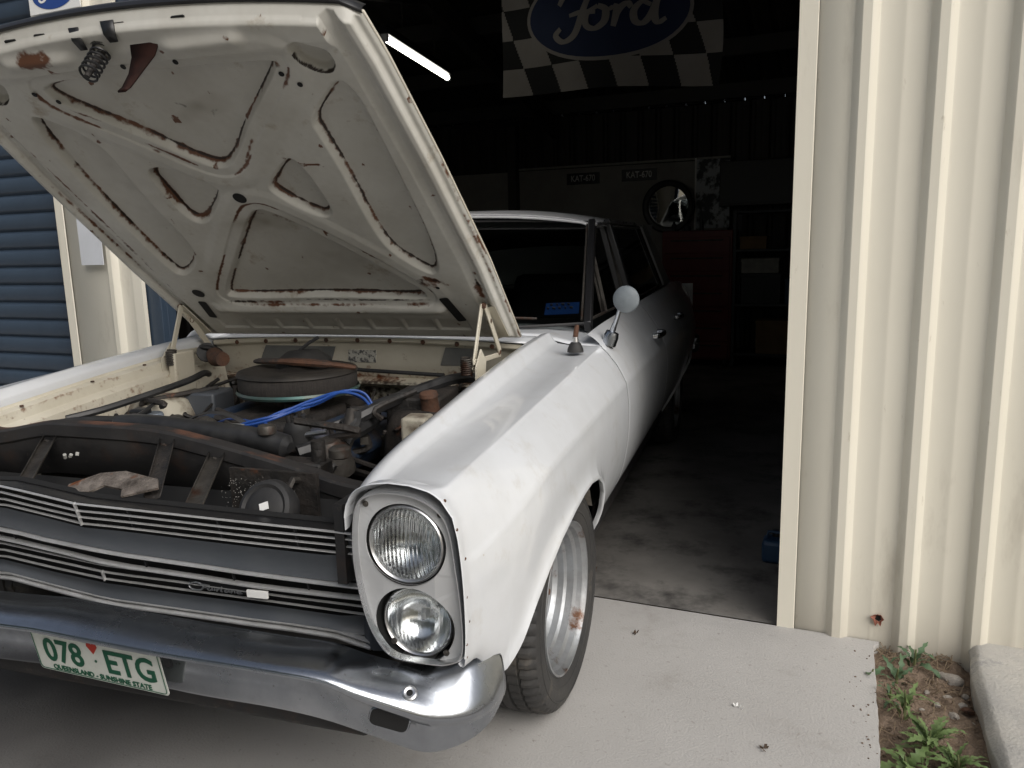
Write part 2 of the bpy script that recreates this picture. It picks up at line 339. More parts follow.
# ------------------------------------------------------------------ the shed
shed = empty('shed', sp(0, 0, 0), SR, 'cream steel clad shed with an open bay and a blue roller door', 'shed')
def rib_profile(u0, u1, first, pitch=.19):
    """(u, v) points of a trapezoid ribbed sheet; v negative = outwards"""
    p = [(u0, 0)]; u = first
    while u < u1-.05:
        p += [(u-.037, 0), (u-.032, -.002), (u-.017, -.020), (u-.012, -.0225), (u+.011, -.0225), (u+.016, -.020), (u+.032, -.002), (u+.037, 0), (u+.088, 0), (u+.0925, -.0009), (u+.100, -.0009), (u+.1045, 0)]
        u += pitch
    p = [q for q in p if q[0] < u1]; p.append((u1, 0)); return p
def cladding(name, u0, u1, z0, z1, first, mat, v=0, parent=shed, rows=24, flip=1):
    p = rib_profile(u0, u1, first); zs = z0+(z1-z0)*np.linspace(0, 1, rows)**1.6
    o = MB().grid([[(a, v+b*flip, z) for a, b in p] for z in zs]).build(name, mat, parent, smooth=25, solid=.0012)
    return o, zs, p
def splash(o, zs, p, seed, amp=.55):
    g = np.random.default_rng(seed); ph = g.random(len(p))
    fattr(o, 'dirt', [[amp*math.exp(-max(0, z)/.09)*(.5+.7*ph[j]) for j in range(len(p))] for z in zs])
o, zs, p = cladding('wall_cladding', 0, 3.4, -.07, 2.76, .175, M['wall']); splash(o, zs, p, 1)
MB().grid([[(.048, -.0035, z), (.046, -.007, z), (-.003, -.007, z), (-.003, .09, z), (.02, .09, z)] for z in (-.004, 2.42)]).build('jamb_flashing', M['wall'], shed, smooth=0, solid=.0012)
o, zs, p = cladding('wall_cladding', -3.12, -2.65, 0.001, 2.76, -2.806, M['wall']); splash(o, zs, p, 2)
MB().grid([[(-2.70, -.0035, z), (-2.698, -.007, z), (-2.647, -.007, z), (-2.647, .012, z), (-2.67, .012, z)] for z in (.001, 2.42)]).build('jamb_flashing', M['wall'], shed, smooth=0, solid=.0012)
MB().grid([[(-3.075, -.0035, z), (-3.077, -.007, z), (-3.123, -.007, z), (-3.123, .06, z), (-3.10, .06, z)] for z in (.001, 2.42)]).build('jamb_flashing', M['wall'], shed, smooth=0, solid=.0012)
cladding('wall_cladding', -2.65, 0, 2.42, 2.76, -2.565, M['wall'])
cladding('wall_cladding', -6.2, -3.12, 2.42, 2.76, -6.1, M['wall'])
cladding('wall_cladding', -6.2, -5.75, 0.001, 2.42, -6.1, M['wall'])
# torn hole low in the cladding
mb = MB(); g = np.random.default_rng(11); n = 15
ring = [(.293+.0085*math.cos(2*PI*k/n)*(.7+.6*g.random()), .078+.011*math.sin(2*PI*k/n)*(.7+.6*g.random())) for k in range(n)]
out = [(.293+.019*math.cos(2*PI*k/n)*(.45+.9*g.random()), .076+.025*math.sin(2*PI*k/n)*(.45+.9*g.random())) for k in range(n)]
mb.add([(a, -.004, b) for a, b in ring]+[(a, -.009-.006*g.random(), b) for a, b in out], [(k, (k+1) % n, n+(k+1) % n, n+k) for k in range(n)])
mb.build('torn_edge', M['wallrust'], shed, smooth=0, solid=.001)
MB().prism(ring, (0, -.0028, 0), (1, 0, 0), (0, 0, 1), (0, 1, 0), .0012).build('rust_hole', M['dark'], shed, smooth=0)
screw = MB().lathe([(.0001, -.004), (.004, -.004), (.0055, -.001), (.0075, 0)], Matrix.Translation((0, 0, 0)) @ Matrix.Rotation(-PI/2, 4, 'X'), 10).mesh('screw', M['wall'], 30)
for z in (1.18, .22, 2.2):
    for k in range(14):
        o = put(screw, 'screw', shed); o.location = (.125+.19*k, -.0006, z+.004*math.sin(k*3)); o.rotation_euler = (0, 0, PI)
# blue guide channel at the left jamb of the open bay
mb = MB(); mb.box((-2.615, .045, 1.2), (.08, .05, 2.4)); mb.box((-2.58, .075, 1.2), (.012, .05, 2.4)); mb.build('door_track', M['bluedoor'], shed, bevel=.003)
mb = MB(); mb.box((.045, .13, 1.2), (.07, .05, 2.4)); mb.build('door_track', M['bluedoor'], shed, bevel=.003)
drum = MB().lathe([(.01, 0), (.17, 0), (.17, 2.5), (.01, 2.5)], Matrix.Translation((-2.57, .32, 2.58)) @ Matrix.Rotation(PI/2, 4, 'Y'), 24).build('rolled_door', M['bluedoor'], shed)
# closed roller door: individual curtain slats
rd = empty('roller_door'); rd.parent = shed
pitch = .083
sl_pts = [(0, 0), (-.002, .05), (-.012, .12), (-.015, .18), (-.0165, .5), (-.015, .82), (-.012, .88), (-.002, .95), (0, 1.0)]
slat = MB().grid([[(u, .045+a, b*pitch*.985) for a, b in sl_pts] for u in np.linspace(-5.74, -3.10, 5)]).mesh('slat', M['bluedoor'], 40)
for k in range(29): put(slat, 'slat', rd, loc=(0, 0, .03+k*pitch))
MB().box((-4.42, .06, .012), (2.62, .05, .03)).build('bottom_rail', M['bluedoor'], rd, bevel=.004)
# inner shell
def wall_sheet(name, a, b, z1fn, parent, mat, n=24):
    """ribbed inner sheet from plan point a to b"""
    a, b = np.array(a, float), np.array(b, float); L = np.linalg.norm(b-a); d = (b-a)/L; nrm = np.array([-d[1], d[0]])
    pr = rib_profile(0, L, .08)
    mb = MB(); lo = []; hi = []
    for s_, w in pr:
        q = a+d*s_+nrm*w*-1; lo.append((q[0], q[1], -.04)); hi.append((q[0], q[1], z1fn(q)))
    return mb.grid([lo, hi]).build(name, mat, parent, smooth=25)
def roofz(v): return 3.35-(3.35-2.74)*(3-v)/3.12 if v < 3 else 3.35-(3.35-2.665)*(v-3)/2.99
wall_sheet('back_wall', (-6.2, 5.95), (3.4, 5.95), lambda q: 2.585, shed, M['shedin'])
wall_sheet('side_wall', (-6.2, .03), (-6.2, 5.95), lambda q: roofz(q[1])-.01, shed, M['shedin'])
wall_sheet('side_wall', (3.4, 5.95), (3.4, .03), lambda q: roofz(q[1])-.01, shed, M['shedin'])
MB().box((-1.4, 5.955, 2.648), (9.6, .03, .072)).build('eave_strip', M['shedin'], shed)
mb = MB()
for k in range(51): mb.box((-6.11+.19*k+(.004*math.sin(k*7)), 5.94, 2.5985), (.19-.014-.007*math.sin(k*2.3), .10, .034))
mb.build('rib_closer', M['shedin'], shed, smooth=0)
for a, b in ((-.12, 3.0), (3.0, 5.99)):
    pr = rib_profile(-6.3, 3.5, -6.2)
    MB().grid([[(u, v, roofz(v)+.02-w) for u, w in pr] for v in (a, b)]).build('roof_sheet', M['shedin'], shed, smooth=25)
for v in (.25, 1.2, 2.1, 2.95, 3.9, 4.8, 5.7):
    MB().box((-1.4, v, roofz(v)-.09), (9.4, .06, .14)).build('purlin', M['timber'], shed, bevel=.004)
for u in (-2.85, .12):
    for a, b in ((.08, 3), (3, 5.88)):
        MB().bar((u, a, roofz(a)-.26), (u, b, roofz(b)-.26), .07, .18).build('rafter', M['timber'], shed, bevel=.004)
MB().box((-3.35, 5.84, 1.25), (.1, .1, 2.5)).build('post', M['timber'], shed)
MB().box((-2.62, 5.905, 1.01), (3.2, .02, 2.03)).build('lining_board', M['lining'], shed)
MB().box((-2.2, 5.885, 2.045), (2.4, .03, .02)).build('lining_trim', M['box2'], shed)

# ------------------------------------------------------------------ things in and on the shed
def onwall(name, u, v, z, label, cat, group=None): return empty(name, sp(u, v, z), SR, label, cat, group)
def lamp():
    a, b = Vector((-2.56, 1.95, 2.5)), Vector((-2.775, 3.205, 2.5))
    t = empty('fluorescent_lamp', sp(a.x, a.y, 2.5), SR, 'lit fluorescent batten lamp hanging under the dark shed roof', 'lamp')
    d = b-a; n = d.normalized()
    MB().bar(-n*.03, d+n*.03, .06, .05).build('batten', M['blackpaint'], t, bevel=.004).location.z = .062
    MB().tube([(0, 0, .014), tuple(d*.5+Vector((0, 0, .014))), tuple(d+Vector((0, 0, .014)))], .019, 14).build('tube', M['tube'], t)
    for e in (Vector((0, 0, 0)), d):
        MB().box((e.x, e.y, .02), (.04, .03, .05)).build('tube_holder', M['white'], t, bevel=.003)
    for k in (.25, .75):
        q = d*k; MB().bar((q.x, q.y, .08), (q.x, q.y, .55), .006, .006).build('hanger', M['timber'], t)
lamp()
# script lettering drawn as ribbons
def script(name, mat, strokes, sx, sy, w, parent, loc, th=.002):
    mb = MB()
    for st in strokes:
        P = smooth_path([(a*sx, 0, b*sy) for a, b in st], 6); m = len(P); L = []; Rr = []
        for i in range(m):
            t = P[min(i+1, m-1)]-P[max(i-1, 0)]; t = t/(np.linalg.norm(t)+1e-9); nrm = np.array([-t[2], 0, t[0]])
            ww = w*(.55+.45*abs(t[2]))*(.55+.45*math.sin(PI*min(1, max(.12, i/(m-1)*.8+.1))))
            L.append(P[i]+nrm*ww/2); Rr.append(P[i]-nrm*ww/2)
        n = m; f = [(i, i+1, n+i+1, n+i) for i in range(n-1)]
        mb.add([(p[0], p[1]-th, p[2]) for p in L+Rr], f)
    o = mb.build(name, mat, parent, smooth=0); o.location = loc; return o
FORD = [[(-.75, .28), (-.62, .50), (-.35, .55), (-.05, .46), (.12, .58)], [(-.22, .48), (-.34, .1), (-.50, -.38), (-.72, -.52), (-.86, -.36), (-.76, -.22)], [(-.58, .02), (-.36, .06), (-.14, .02)],
        [(-.10, .16), (-.28, .0), (-.30, -.24), (-.16, -.34), (.0, -.2), (.02, .06), (-.10, .16), (.06, .06), (.14, .1)], [(.14, .14), (.2, .04), (.14, -.34)], [(.17, -.14), (.26, .08), (.36, .16), (.42, .06)],
        [(.72, .08), (.58, .16), (.46, -.02), (.48, -.26), (.60, -.32), (.72, -.14), (.84, .3), (.90, .58)], [(.90, .58), (.80, .1), (.78, -.2), (.84, -.34), (.96, -.26)]]
def oval(mb, a, b, y, n=48, dz=0):
    mb.add([(a*math.cos(2*PI*k/n), y, dz+b*math.sin(2*PI*k/n)) for k in range(n)], [tuple(range(n))]); return mb
# chequered flag
fl = onwall('flag', -2.14, 2.8, 2.25, 'black and white chequered flag with navy oval script emblem hung under roof', 'flag')
def flagz(s, t): return (s*1.48+.045*math.sin(t*5)*(s-.3), .035*math.sin(s*9+t*2)+.03*math.sin(t*6+s*3), t*.95-.055*s+.03*math.sin(s*PI)*(1-t))
nu, nv = 200, 90; mb = MB(); A = [[flagz(i/nu, j/nv) for i in range(nu+1)] for j in range(nv+1)]
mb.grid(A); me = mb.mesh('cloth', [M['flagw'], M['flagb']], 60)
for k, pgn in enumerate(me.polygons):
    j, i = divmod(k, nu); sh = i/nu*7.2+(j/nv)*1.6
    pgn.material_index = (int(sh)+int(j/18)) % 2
put(me, 'cloth', fl)
for m_, a, b, y in ((M['flagw'], .57, .285, -.004), (M['flagblue'], .545, .263, -.008)):
    mb = MB(); n = 24; rings = 8
    V = []; 
    for q in range(rings+1):
        for k in range(48):
            x = .755+a*q/rings*math.cos(2*PI*k/48); z = .455+b*q/rings*math.sin(2*PI*k/48); f_ = flagz(x/1.48, z/.95); V.append((x, f_[1]+y, z-.02*(x-.755)))
    mb.add(V, [(q*48+k, q*48+(k+1) % 48, (q+1)*48+(k+1) % 48, (q+1)*48+k) for q in range(rings) for k in range(48)])
    mb.build('emblem_field', m_, fl, smooth=60)
o = script('lettering', M['flagw'], FORD, .41, .27, .05, fl, (.755, 0, .455)); 
for vtx in o.data.vertices: vtx.co.y = flagz((vtx.co.x+.755)/1.48, (vtx.co.z+.455)/.95)[1]-.013
MB().tube([(-.03, .0, .96), (1.52, 0, .93)], .012, 8).build('flag_pole', M['timber'], fl)
# small sign high on the left pier
sg = onwall('sign', -2.935, -.036, 2.36, 'small white sign with blue oval emblem high on the left pier', 'sign')
MB().box((0, 0, 0), (.30, .006, .235)).build('panel', M['white'], sg, bevel=.002)
oval(MB(), .125, .062, -.0045, dz=-.045).build('emblem_field', M['signblue'], sg, smooth=0)
script('lettering', M['white'], FORD, .095, .055, .014, sg, (0, -.004, -.045), .0015)
# white notice on the pier
nt = onwall('notice', -2.895, -.032, 1.34, 'blank pale notice sheet fixed to the left cream pier', 'notice')
MB().box((0, 0, 0), (.135, .003, .285)).build('sheet', pm('weathered_white_sheet', (.60, .62, .66), (.55, .57, .6), 8, .5), nt, smooth=0)
for a in (-1, 1):
    for b in (-1, 1): MB().lathe([(.0001, -.004), (.004, -.003), (.005, 0)], Matrix.Translation((a*.058, -.0017, b*.132)) @ Matrix.Rotation(-PI/2, 4, 'X') @ Matrix.Rotation(PI, 4, 'X'), 8).build('rivet', M['dirtymetal'], nt)
# number plates on the back wall
def wallplate(u, z, label):
    t = onwall('number_plate', u, 5.885, z, label, 'number plate', 'old plates on the back wall')
    MB().box((0, 0, 0), (.372, .004, .12)).build('panel', M['blackpaint'], t, bevel=.002)
    me = text_mesh('KAT-670', .092, M['white'], 'lettering', sx=.8, bold=.001); me.transform(Matrix.Rotation(PI/2, 4, 'X')); put(me, 'lettering', t, loc=(0, -.004, 0))
wallplate(-2.553, 1.912, 'left black number plate of the pair on the back wall')
wallplate(-1.935, 1.918, 'right black number plate, next to the round mirror')
# round mirror
mr = onwall('mirror', -1.60, 5.80, 1.575, 'round dark framed mirror on the back wall showing daylight', 'mirror')
RX = Matrix.Rotation(PI/2, 4, 'X')
MB().lathe([(.205, .0), (.205, .03), (.215, .045), (.25, .05), (.268, .04), (.272, 0), (.25, -.02)], RX, 48).build('frame', M['blackpaint'], mr)
mb = MB(); n = 48; mb.add([(0, -.006, 0)]+[(.21*math.cos(2*PI*k/n), -.004, .21*math.sin(2*PI*k/n)) for k in range(n)], [(0, k+1, (k+1) % n+1) for k in range(n)]); mb.build('glass', M['mirror'], mr, smooth=0)
mr.rotation_euler = (R(4), 0, SR)
# poster
po = onwall('poster', -1.165, 5.87, 1.69, 'pale mottled poster between the round mirror and the television', 'poster')
MB().box((0, 0, 0), (.34, .003, .69)).build('sheet', pm('faded_poster_print', (.5, .53, .56), (.05, .055, .06), 7, .6, thr=(.46, .54)), po, smooth=0)
MB().box((-.175, -.004, 0), (.016, .012, .72)).build('edge_strip', M['white'], po, smooth=0)
# television
tv = onwall('television', -.70, 5.72, 1.57, 'black flat television on the dark back wall', 'television')
MB().box((0, .03, .2), (.76, .05, .44)).build('case', M['blackpaint'], tv, bevel=.008)
MB().box((0, .002, .205), (.72, .008, .40)).build('screen', M['screen'], tv, bevel=.002)
MB().box((0, .12, .2), (.1, .16, .1)).build('wall_bracket', M['timber'], tv)
# red tool cabinet
cb = onwall('tool_cabinet', -1.22, 5.32, 0, 'dark red drawer tool cabinet below the round mirror', 'cabinet')
MB().box((0, .24, .69), (.68, .48, 1.26)).build('body', M['cabred'], cb, bevel=.01)
for k in range(7):
    dr = MB().box((0, -.006, .16+k*.17), (.63, .014, .155)).build('drawer', M['cabred'], cb, bevel=.004)
    MB().box((0, -.02, .205+k*.17), (.5, .014, .012)).build('drawer_handle', M['dirtymetal'], dr, bevel=.003)
for a in (-1, 1):
    for b in (.05, .43): MB().lathe([(.001, -.015), (.045, -.015), (.045, .015), (.001, .015)], Matrix.Translation((a*.28, b, .04)) @ Matrix.Rotation(PI/2, 4, 'Y'), 14).build('castor', M['rubber'], cb)
for k, (du, h, r) in enumerate(((-.25, .09, .025), (-.12, .06, .035), (.02, .11, .02))):
    tag(MB().lathe([(.001, 0), (r, 0), (r, h*.7), (r*.5, h*.85), (r*.5, h), (.001, h)], Matrix.Translation(sp(-1.22+du, 5.45, 1.32)), 14).build('bottle', M['shelfm']), ['dark wide bottle at left end of the red cabinet top', 'squat dark jar second from left on the red cabinet', 'slim dark bottle at right on the red cabinet'][k], 'bottle')
# shelving
shf = onwall('shelving', -.45, 5.35, 0, 'dark steel shelving against the back wall beside the jamb', 'shelving')
for a in (-.42, .42):
    for b in (0, .4): MB().box((a, b, .75), (.035, .035, 1.5)).build('upright', M['shelfm'], shf)
for z in (.12, .60, 1.12, 1.48): MB().box((0, .2, z), (.84, .42, .025)).build('shelf', M['shelfm'], shf, bevel=.003)
def carton(u, v, z, d, mat, label, strip=False):
    t = onwall('storage_box', u, v, z, label, 'box')
    MB().box((0, 0, d[2]/2), d).build('body', mat, t, bevel=.004)
    MB().box((0, 0, d[2]+.004), (d[0]+.01, d[1]+.01, .03)).build('lid', mat, t, bevel=.003)
    if strip: MB().box((0, -d[1]/2-.001, d[2]*.55), (d[0]*.9, .002, d[2]*.5)).build('label_strip', M['sticker'], t, smooth=0)
carton(-.70, 5.48, 1.1326, (.24, .22, .10), M['box1'], 'small brown carton on the upper shelf under the television')
carton(-.63, 5.46, .905, (.34, .24, .12), M['box2'], 'pale labelled box on the stacked tubs')
carton(-.62, 5.5, .6126, (.36, .28, .27), M['shelfm'], 'dark tub under the pale labelled box')
carton(-.25, 5.5, .6126, (.3, .28, .22), M['bluebox'], 'blue plastic tub at the right of the middle shelf')
carton(-.45, 5.5, .1326, (.4, .3, .3), M['box1'], 'brown carton on the lowest shelf')
bx = onwall('fuel_can', -.055, .56, -.005, 'blue can on the shed floor beside the right jamb', 'can')
MB().box((0, 0, .045), (.10, .10, .09)).build('body', M['bluebox'], bx, bevel=.015)
MB().tube([(-.035, 0, .085), (-.03, 0, .115), (.03, 0, .115), (.035, 0, .085)], .006, 8).build('handle', M['bluebox'], bx)
MB().lathe([(.018, 0), (.018, .025), (.001, .026)], Matrix.Translation((.0, .03, .087)), 12).build('cap', M['blackpaint'], bx)

# ================================================================== the car (front centre at the origin, nose towards -y)
car = empty('car', (0, 0, 0), 0, 'old white four door sedan with its bonnet open, nose out of the shed', 'car')
def lerp_keys(K, x):
    """piecewise cubic through (x, value...) keys"""
    K = np.asarray(K, float); xs = K[:, 0]; i = int(np.clip(np.searchsorted(xs, x)-1, 0, len(xs)-2)); h = xs[i+1]-xs[i]; t = np.clip((x-xs[i])/h, 0, 1)
    def slope(j):
        if j == 0: return (K[1]-K[0])/(xs[1]-xs[0])
        if j == len(xs)-1: return (K[-1]-K[-2])/(xs[-1]-xs[-2])
        return (K[j+1]-K[j-1])/(xs[j+1]-xs[j-1])
    a, b = K[i], K[i+1]; ma, mb_ = slope(i)*h, slope(i+1)*h
    return ((2*t**3-3*t*t+1)*a+(t**3-2*t*t+t)*ma+(-2*t**3+3*t*t)*b+(t**3-t*t)*mb_)[1:]
#        Y     inner edge x,z    crest z   mid top x,z    outer crease x,z   shoulder x,z   crease x,z   i x,z      j x       k x,z        l x,z        m x,z
BODY = [(.100, .657, .774, .030, .760, .838, .840, .830, .864, .774, .875, .702, .878, .64, .878, .58, .876, .535, .873, .515, .871, .503),
        (.16, .649, .806, .024, .755, .836, .839, .832, .870, .776, .886, .708, .889, .65, .887, .58, .884, .53, .880, .512, .877, .508),
        (.30, .643, .836, .020, .750, .838, .840, .839, .882, .787, .908, .728, .914, .66, .910, .57, .896, .46, .878, .41, .865, .38),
        (.53, .640, .861, .018, .745, .846, .840, .850, .887, .806, .922, .757, .930, .68, .926, .57, .902, .45, .856, .35, .80, .26),
        (.90, .632, .897, .014, .740, .867, .842, .870, .890, .822, .926, .768, .934, .69, .929, .57, .903, .45, .852, .35, .79, .25),
        (1.32, .622, .924, .012, .740, .892, .844, .892, .893, .836, .928, .776, .936, .69, .930, .57, .903, .45, .850, .35, .79, .25),
        (1.75, .622, .940, .010, .750, .918, .844, .914, .893, .846, .928, .778, .936, .69, .930, .57, .903, .45, .850, .35, .79, .25),
        (2.60, .622, .950, .010, .775, .948, .842, .922, .892, .846, .928, .768, .936, .69, .930, .57, .903, .45, .850, .35, .79, .25),
        (3.60, .622, .960, .010, .770, .962, .836, .930, .884, .846, .922, .748, .932, .68, .926, .57, .900, .45, .850, .35, .79, .25),
        (4.40, .622, .960, .010, .760, .960, .822, .925, .866, .838, .904, .728, .914, .66, .908, .56, .884, .45, .840, .36, .79, .30),
        (4.93, .622, .935, .010, .740, .935, .790, .900, .830, .818, .862, .700, .872, .64, .868, .56, .850, .46, .815, .38, .78, .34)]
FARCH = [(.285, .415), (.335, .452), (.39, .506), (.46, .555), (.54, .592), (.66, .618), (.76, .629), (.86, .631), (.95, .616), (1.01, .585), (1.06, .54), (1.10, .47), (1.125, .38), (1.135, .24)]
RARCH = [(3.45, .24), (3.47, .38), (3.53, .49), (3.65, .56), (3.80, .58), (3.95, .56), (4.07, .49), (4.13, .38), (4.15, .24)]
def arch_z(Y):
    for A in (FARCH, RARCH):
        if A[0][0] < Y < A[-1][0]: return float(np.interp(Y, [p[0] for p in A], [p[1] for p in A]))
    return 0
FRONT = smooth_path([(.655, .750), (.656, .785), (.667, .813), (.69, .833), (.73, .844), (.78, .844), (.826, .833), (.856, .808), (.870, .77), (.878, .70), (.881, .62), (.880, .56), (.875, .520)], 6)
def section(Y, start='inner'):
    b = lerp_keys(BODY, Y); xi, zi, cz, xe, ze, xf, zf, xg, zg, xh, zh, xI, zI, xj, zj, xk, zk, xl, zl, xm, zm = b
    top = []
    if start == 'inner':
        top = [(xi-.002, zi-.03), (xi-.001, zi-.006), (xi+.003, zi), (xi+.012, zi+cz*.5), (xi+.026, zi+cz*.92), (xi+.036, zi+cz), (xi+.044, zi+cz*.95), (xi+.058, (zi+cz)*.55+ze*.45-.006), (xi+.072, (zi+cz)*.3+ze*.7-.006), (xe, ze-.002), (xe*.5+xf*.5, (ze+zf)/2-.0005), (xf-.006, zf+.0012)]
    else: top = [(xf-.062, zf+.028), (xf-.05, zf+.036), (xf-.03, zf+.026), (xf-.010, zf+.008), (xf-.006, zf+.0012)]
    mid = [(xf-.001, zf-.003), (xf+.003, zf-.009), (xf*.6+xg*.4, zf*.6+zg*.4), (xg, zg), (xg*.5+xh*.5+.001, (zg+zh)/2), (xh-.006, zh+.010), (xh-.0015, zh+.002), (xh+.0002, zh-.008)]
    low = smooth_path([(xh+.0005, zh-.010), (xI, zI), (xj, zj), (xk, zk), (xl, zl), (xm, zm)], 8)
    za = arch_z(Y); L = np.array(low); zmin = max(L[-1, 1], za)
    zs = L[0, 1]+(zmin-L[0, 1])*np.linspace(0, 1, 16)
    xs = np.interp(-zs, -L[:, 1], L[:, 0])
    if za > L[-1, 1]+.01: xs = xs+.014*np.exp(-(zs-zmin)/.022)
    lowp = list(zip(xs, zs)); e = lowp[-1]
    lowp += [(e[0]-.003, e[1]-.005), (e[0]-.008, e[1]-.004), (e[0]-.014, e[1]+.002)]
    out = top+mid+lowp
    w = 1-smoothstep(Y, .101, .145) if start == 'inner' else 0
    if w > 0:
        o_ = np.array(out); d = np.concatenate([[0], np.cumsum(np.hypot(*np.diff(o_[:-3], axis=0).T))]); f_ = np.array(FRONT); L = np.concatenate([[0], np.cumsum(np.hypot(*np.diff(f_, axis=0).T))])
        t_ = d/d[-1]*L[-1]; q = np.stack([np.interp(t_, L, f_[:, 0]), np.interp(t_, L, f_[:, 1])], 1)
        o_[:-3] = o_[:-3]*(1-w)+q*w; e = o_[-4]; o_[-3:] = [e+(-.003, -.004), e+(-.008, -.003), e+(-.012, .002)]; out = [tuple(p) for p in o_]
    return out
def ystations(y0, y1, n=60):
    s = set(np.linspace(y0, y1, n).round(4))
    for A in (FARCH, RARCH):
        for p in A:
            for d in (-.004, .004, -.012, .012):
                if y0 < p[0]+d < y1: s.add(round(p[0]+d, 4))
    return sorted(s)
def body_panel(name, y0, y1, sgn, start, mat, n=60, parent=car):
    A = [[(sgn*x, Y, z) for x, z in section(Y, start)] for Y in ystations(y0, y1, n)]
    return MB().grid(A, flip=sgn < 0).build(name, mat, parent, smooth=60, solid=.0015)
def wnorm(o):
    w = o.modifiers.new('weighted_normal', 'WEIGHTED_NORMAL'); w.weight = 60; w.keep_sharp = True; return o
for sgn in (1, -1):
    fd = wnorm(body_panel('front_wing', .100, 1.495, sgn, 'inner', M['paint'], 90))
    sec = [q for q in section(.100)[1:-3] if q[1] > .53 or q[0] < .8]; cx, czz = .765, .66
    MB().grid([[(sgn*(cx+(x-cx)*k), .100+dy, czz+(z-czz)*(1-(1-k)*.6)) for x, z in sec] for k, dy in ((1, 0), (.992, -.003), (.984, .0), (.982, .03))]).build('wing_front_return', M['paint'], fd, smooth=40)
    for k in (40, 48, 53, 58, 62, 66, 70):
        q_ = FRONT[min(k, len(FRONT)-1)]; MB().lathe([(.0001, .0012), (.0026, .001), (.0032, 0)], Matrix.Translation((sgn*(q_[0]-.0005), .1015+.006*(k % 3), q_[1])) @ Matrix.Rotation(sgn*R(60), 4, 'Y') @ Matrix.Rotation(R(30), 4, 'X') @ Matrix.Diagonal((1, 1.7 if k % 2 else 1, 1, 1)), 7).build('paint_chip', M['rusty'], fd)
    d1 = wnorm(body_panel('front_door', 1.504, 2.578, sgn, 'belt', M['paint'], 40))
    d2 = wnorm(body_panel('rear_door', 2.587, 3.418, sgn, 'belt', M['paint'], 30))
    wnorm(body_panel('rear_quarter', 3.426, 4.93, sgn, 'belt', M['paint'], 60))
    for dd, y in ((d1, 2.42), (d2, 3.27)):
        MB().tube(smooth_path([(sgn*.902, y-.09, .835), (sgn*.935, y-.07, .838), (sgn*.937, y+.05, .838), (sgn*.903, y+.07, .835)], 5), .008, 8, flat=1.5).build('handle', M['chrome'], dd)
    # wheel arch liners
    for A in (FARCH, RARCH):
        P = [(y, z) for y, z in A if z > .42]
        MB().grid([[(sgn*x, y, z+dz) for y, z in P] for x, dz in ((.893, .010), (.87, .012), (.80, .02), (.60, .03), (.48, .03))]).build('wheel_arch_liner', M['liner'], car, smooth=50)
    # sill filler behind the panels
    MB().box((sgn*.76, 2.35, .28), (.1, 2.2, .12)).build('sill', M['black'], car, bevel=.01)
# centre top: cowl between bonnet and windscreen, boot deck, rear panel
def topz(Y, x): 
    b = lerp_keys(BODY, Y); return b[1]+.012*(1-(x/.62)**2)
xs = np.linspace(-.617, .617, 25)
MB().grid([[(x, y, topz(y, x)-.002) for x in xs] for y in (1.365, 1.40, 1.45, 1.50)]+[]).build('cowl_panel', M['paint'], car, smooth=40, solid=.0015)
xs = np.linspace(-.838, .838, 31)
def cowlz(Y, x):
    b = lerp_keys(BODY, Y); ax = abs(x)
    return topz(Y, x) if ax < .62 else float(np.interp(ax, [.62, b[3], b[5]], [b[1], b[4], b[6]]))
MB().grid([[(x, y, cowlz(y, x)-.001) for x in xs] for y in (1.503, 1.56, 1.62, 1.68, 1.75, 1.80)]).build('cowl_panel', M['paint'], car, smooth=40, solid=.0015)
MB().grid([[(x, y, .962+.012*(1-(x/.8)**2)-max(0, y-4.3)*.05) for x in np.linspace(-.775, .775, 17)] for y in (4.0, 4.2, 4.5, 4.8, 4.93)]).build('boot_lid', M['paint'], car, smooth=40, solid=.0015)
MB().grid([[(x, 4.935-.01*abs(x), z) for x in np.linspace(-.85, .85, 9)] for z in (.92, .7, .45, .36)]).build('rear_panel', M['paint'], car, smooth=40)
MB().box((0, 4.98, .47), (1.8, .12, .14)).build('rear_bumper', M['chrome'], car, bevel=.03)
# --- cabin
AB, AT, BB, BT, CB, CT = (.752, 1.71, .952), (.640, 2.33, 1.325), (.772, 2.60, .955), (.648, 2.62, 1.345), (.735, 4.16, .985), (.615, 3.80, 1.335)
xr = np.linspace(-1, 1, 25)
def roofp(a, b):
    w = .655; y0 = 2.315-.105*(1-a*a); y1 = 3.80+.06*(1-a*a); y = y0+(y1-y0)*b
    z = 1.325+.085*(1-abs(a)**2.6)*(1-.55*(2*b-.9)**4 if b > .45 else 1-.45*((.45-b)/.45)**2.2)-.012*smoothstep(abs(a), .93, 1)
    return (a*w, y, z)
roof = MB().grid([[roofp(a, b) for a in xr] for b in np.linspace(0, 1, 25)]).build('roof', M['roofpaint'], car, smooth=50, solid=.002)
MB().tube([tuple(np.array(roofp(a, 0))+(0, -.004, -.008)) for a in xr], .006, 8).build('windscreen_header', M['roofpaint'], roof)
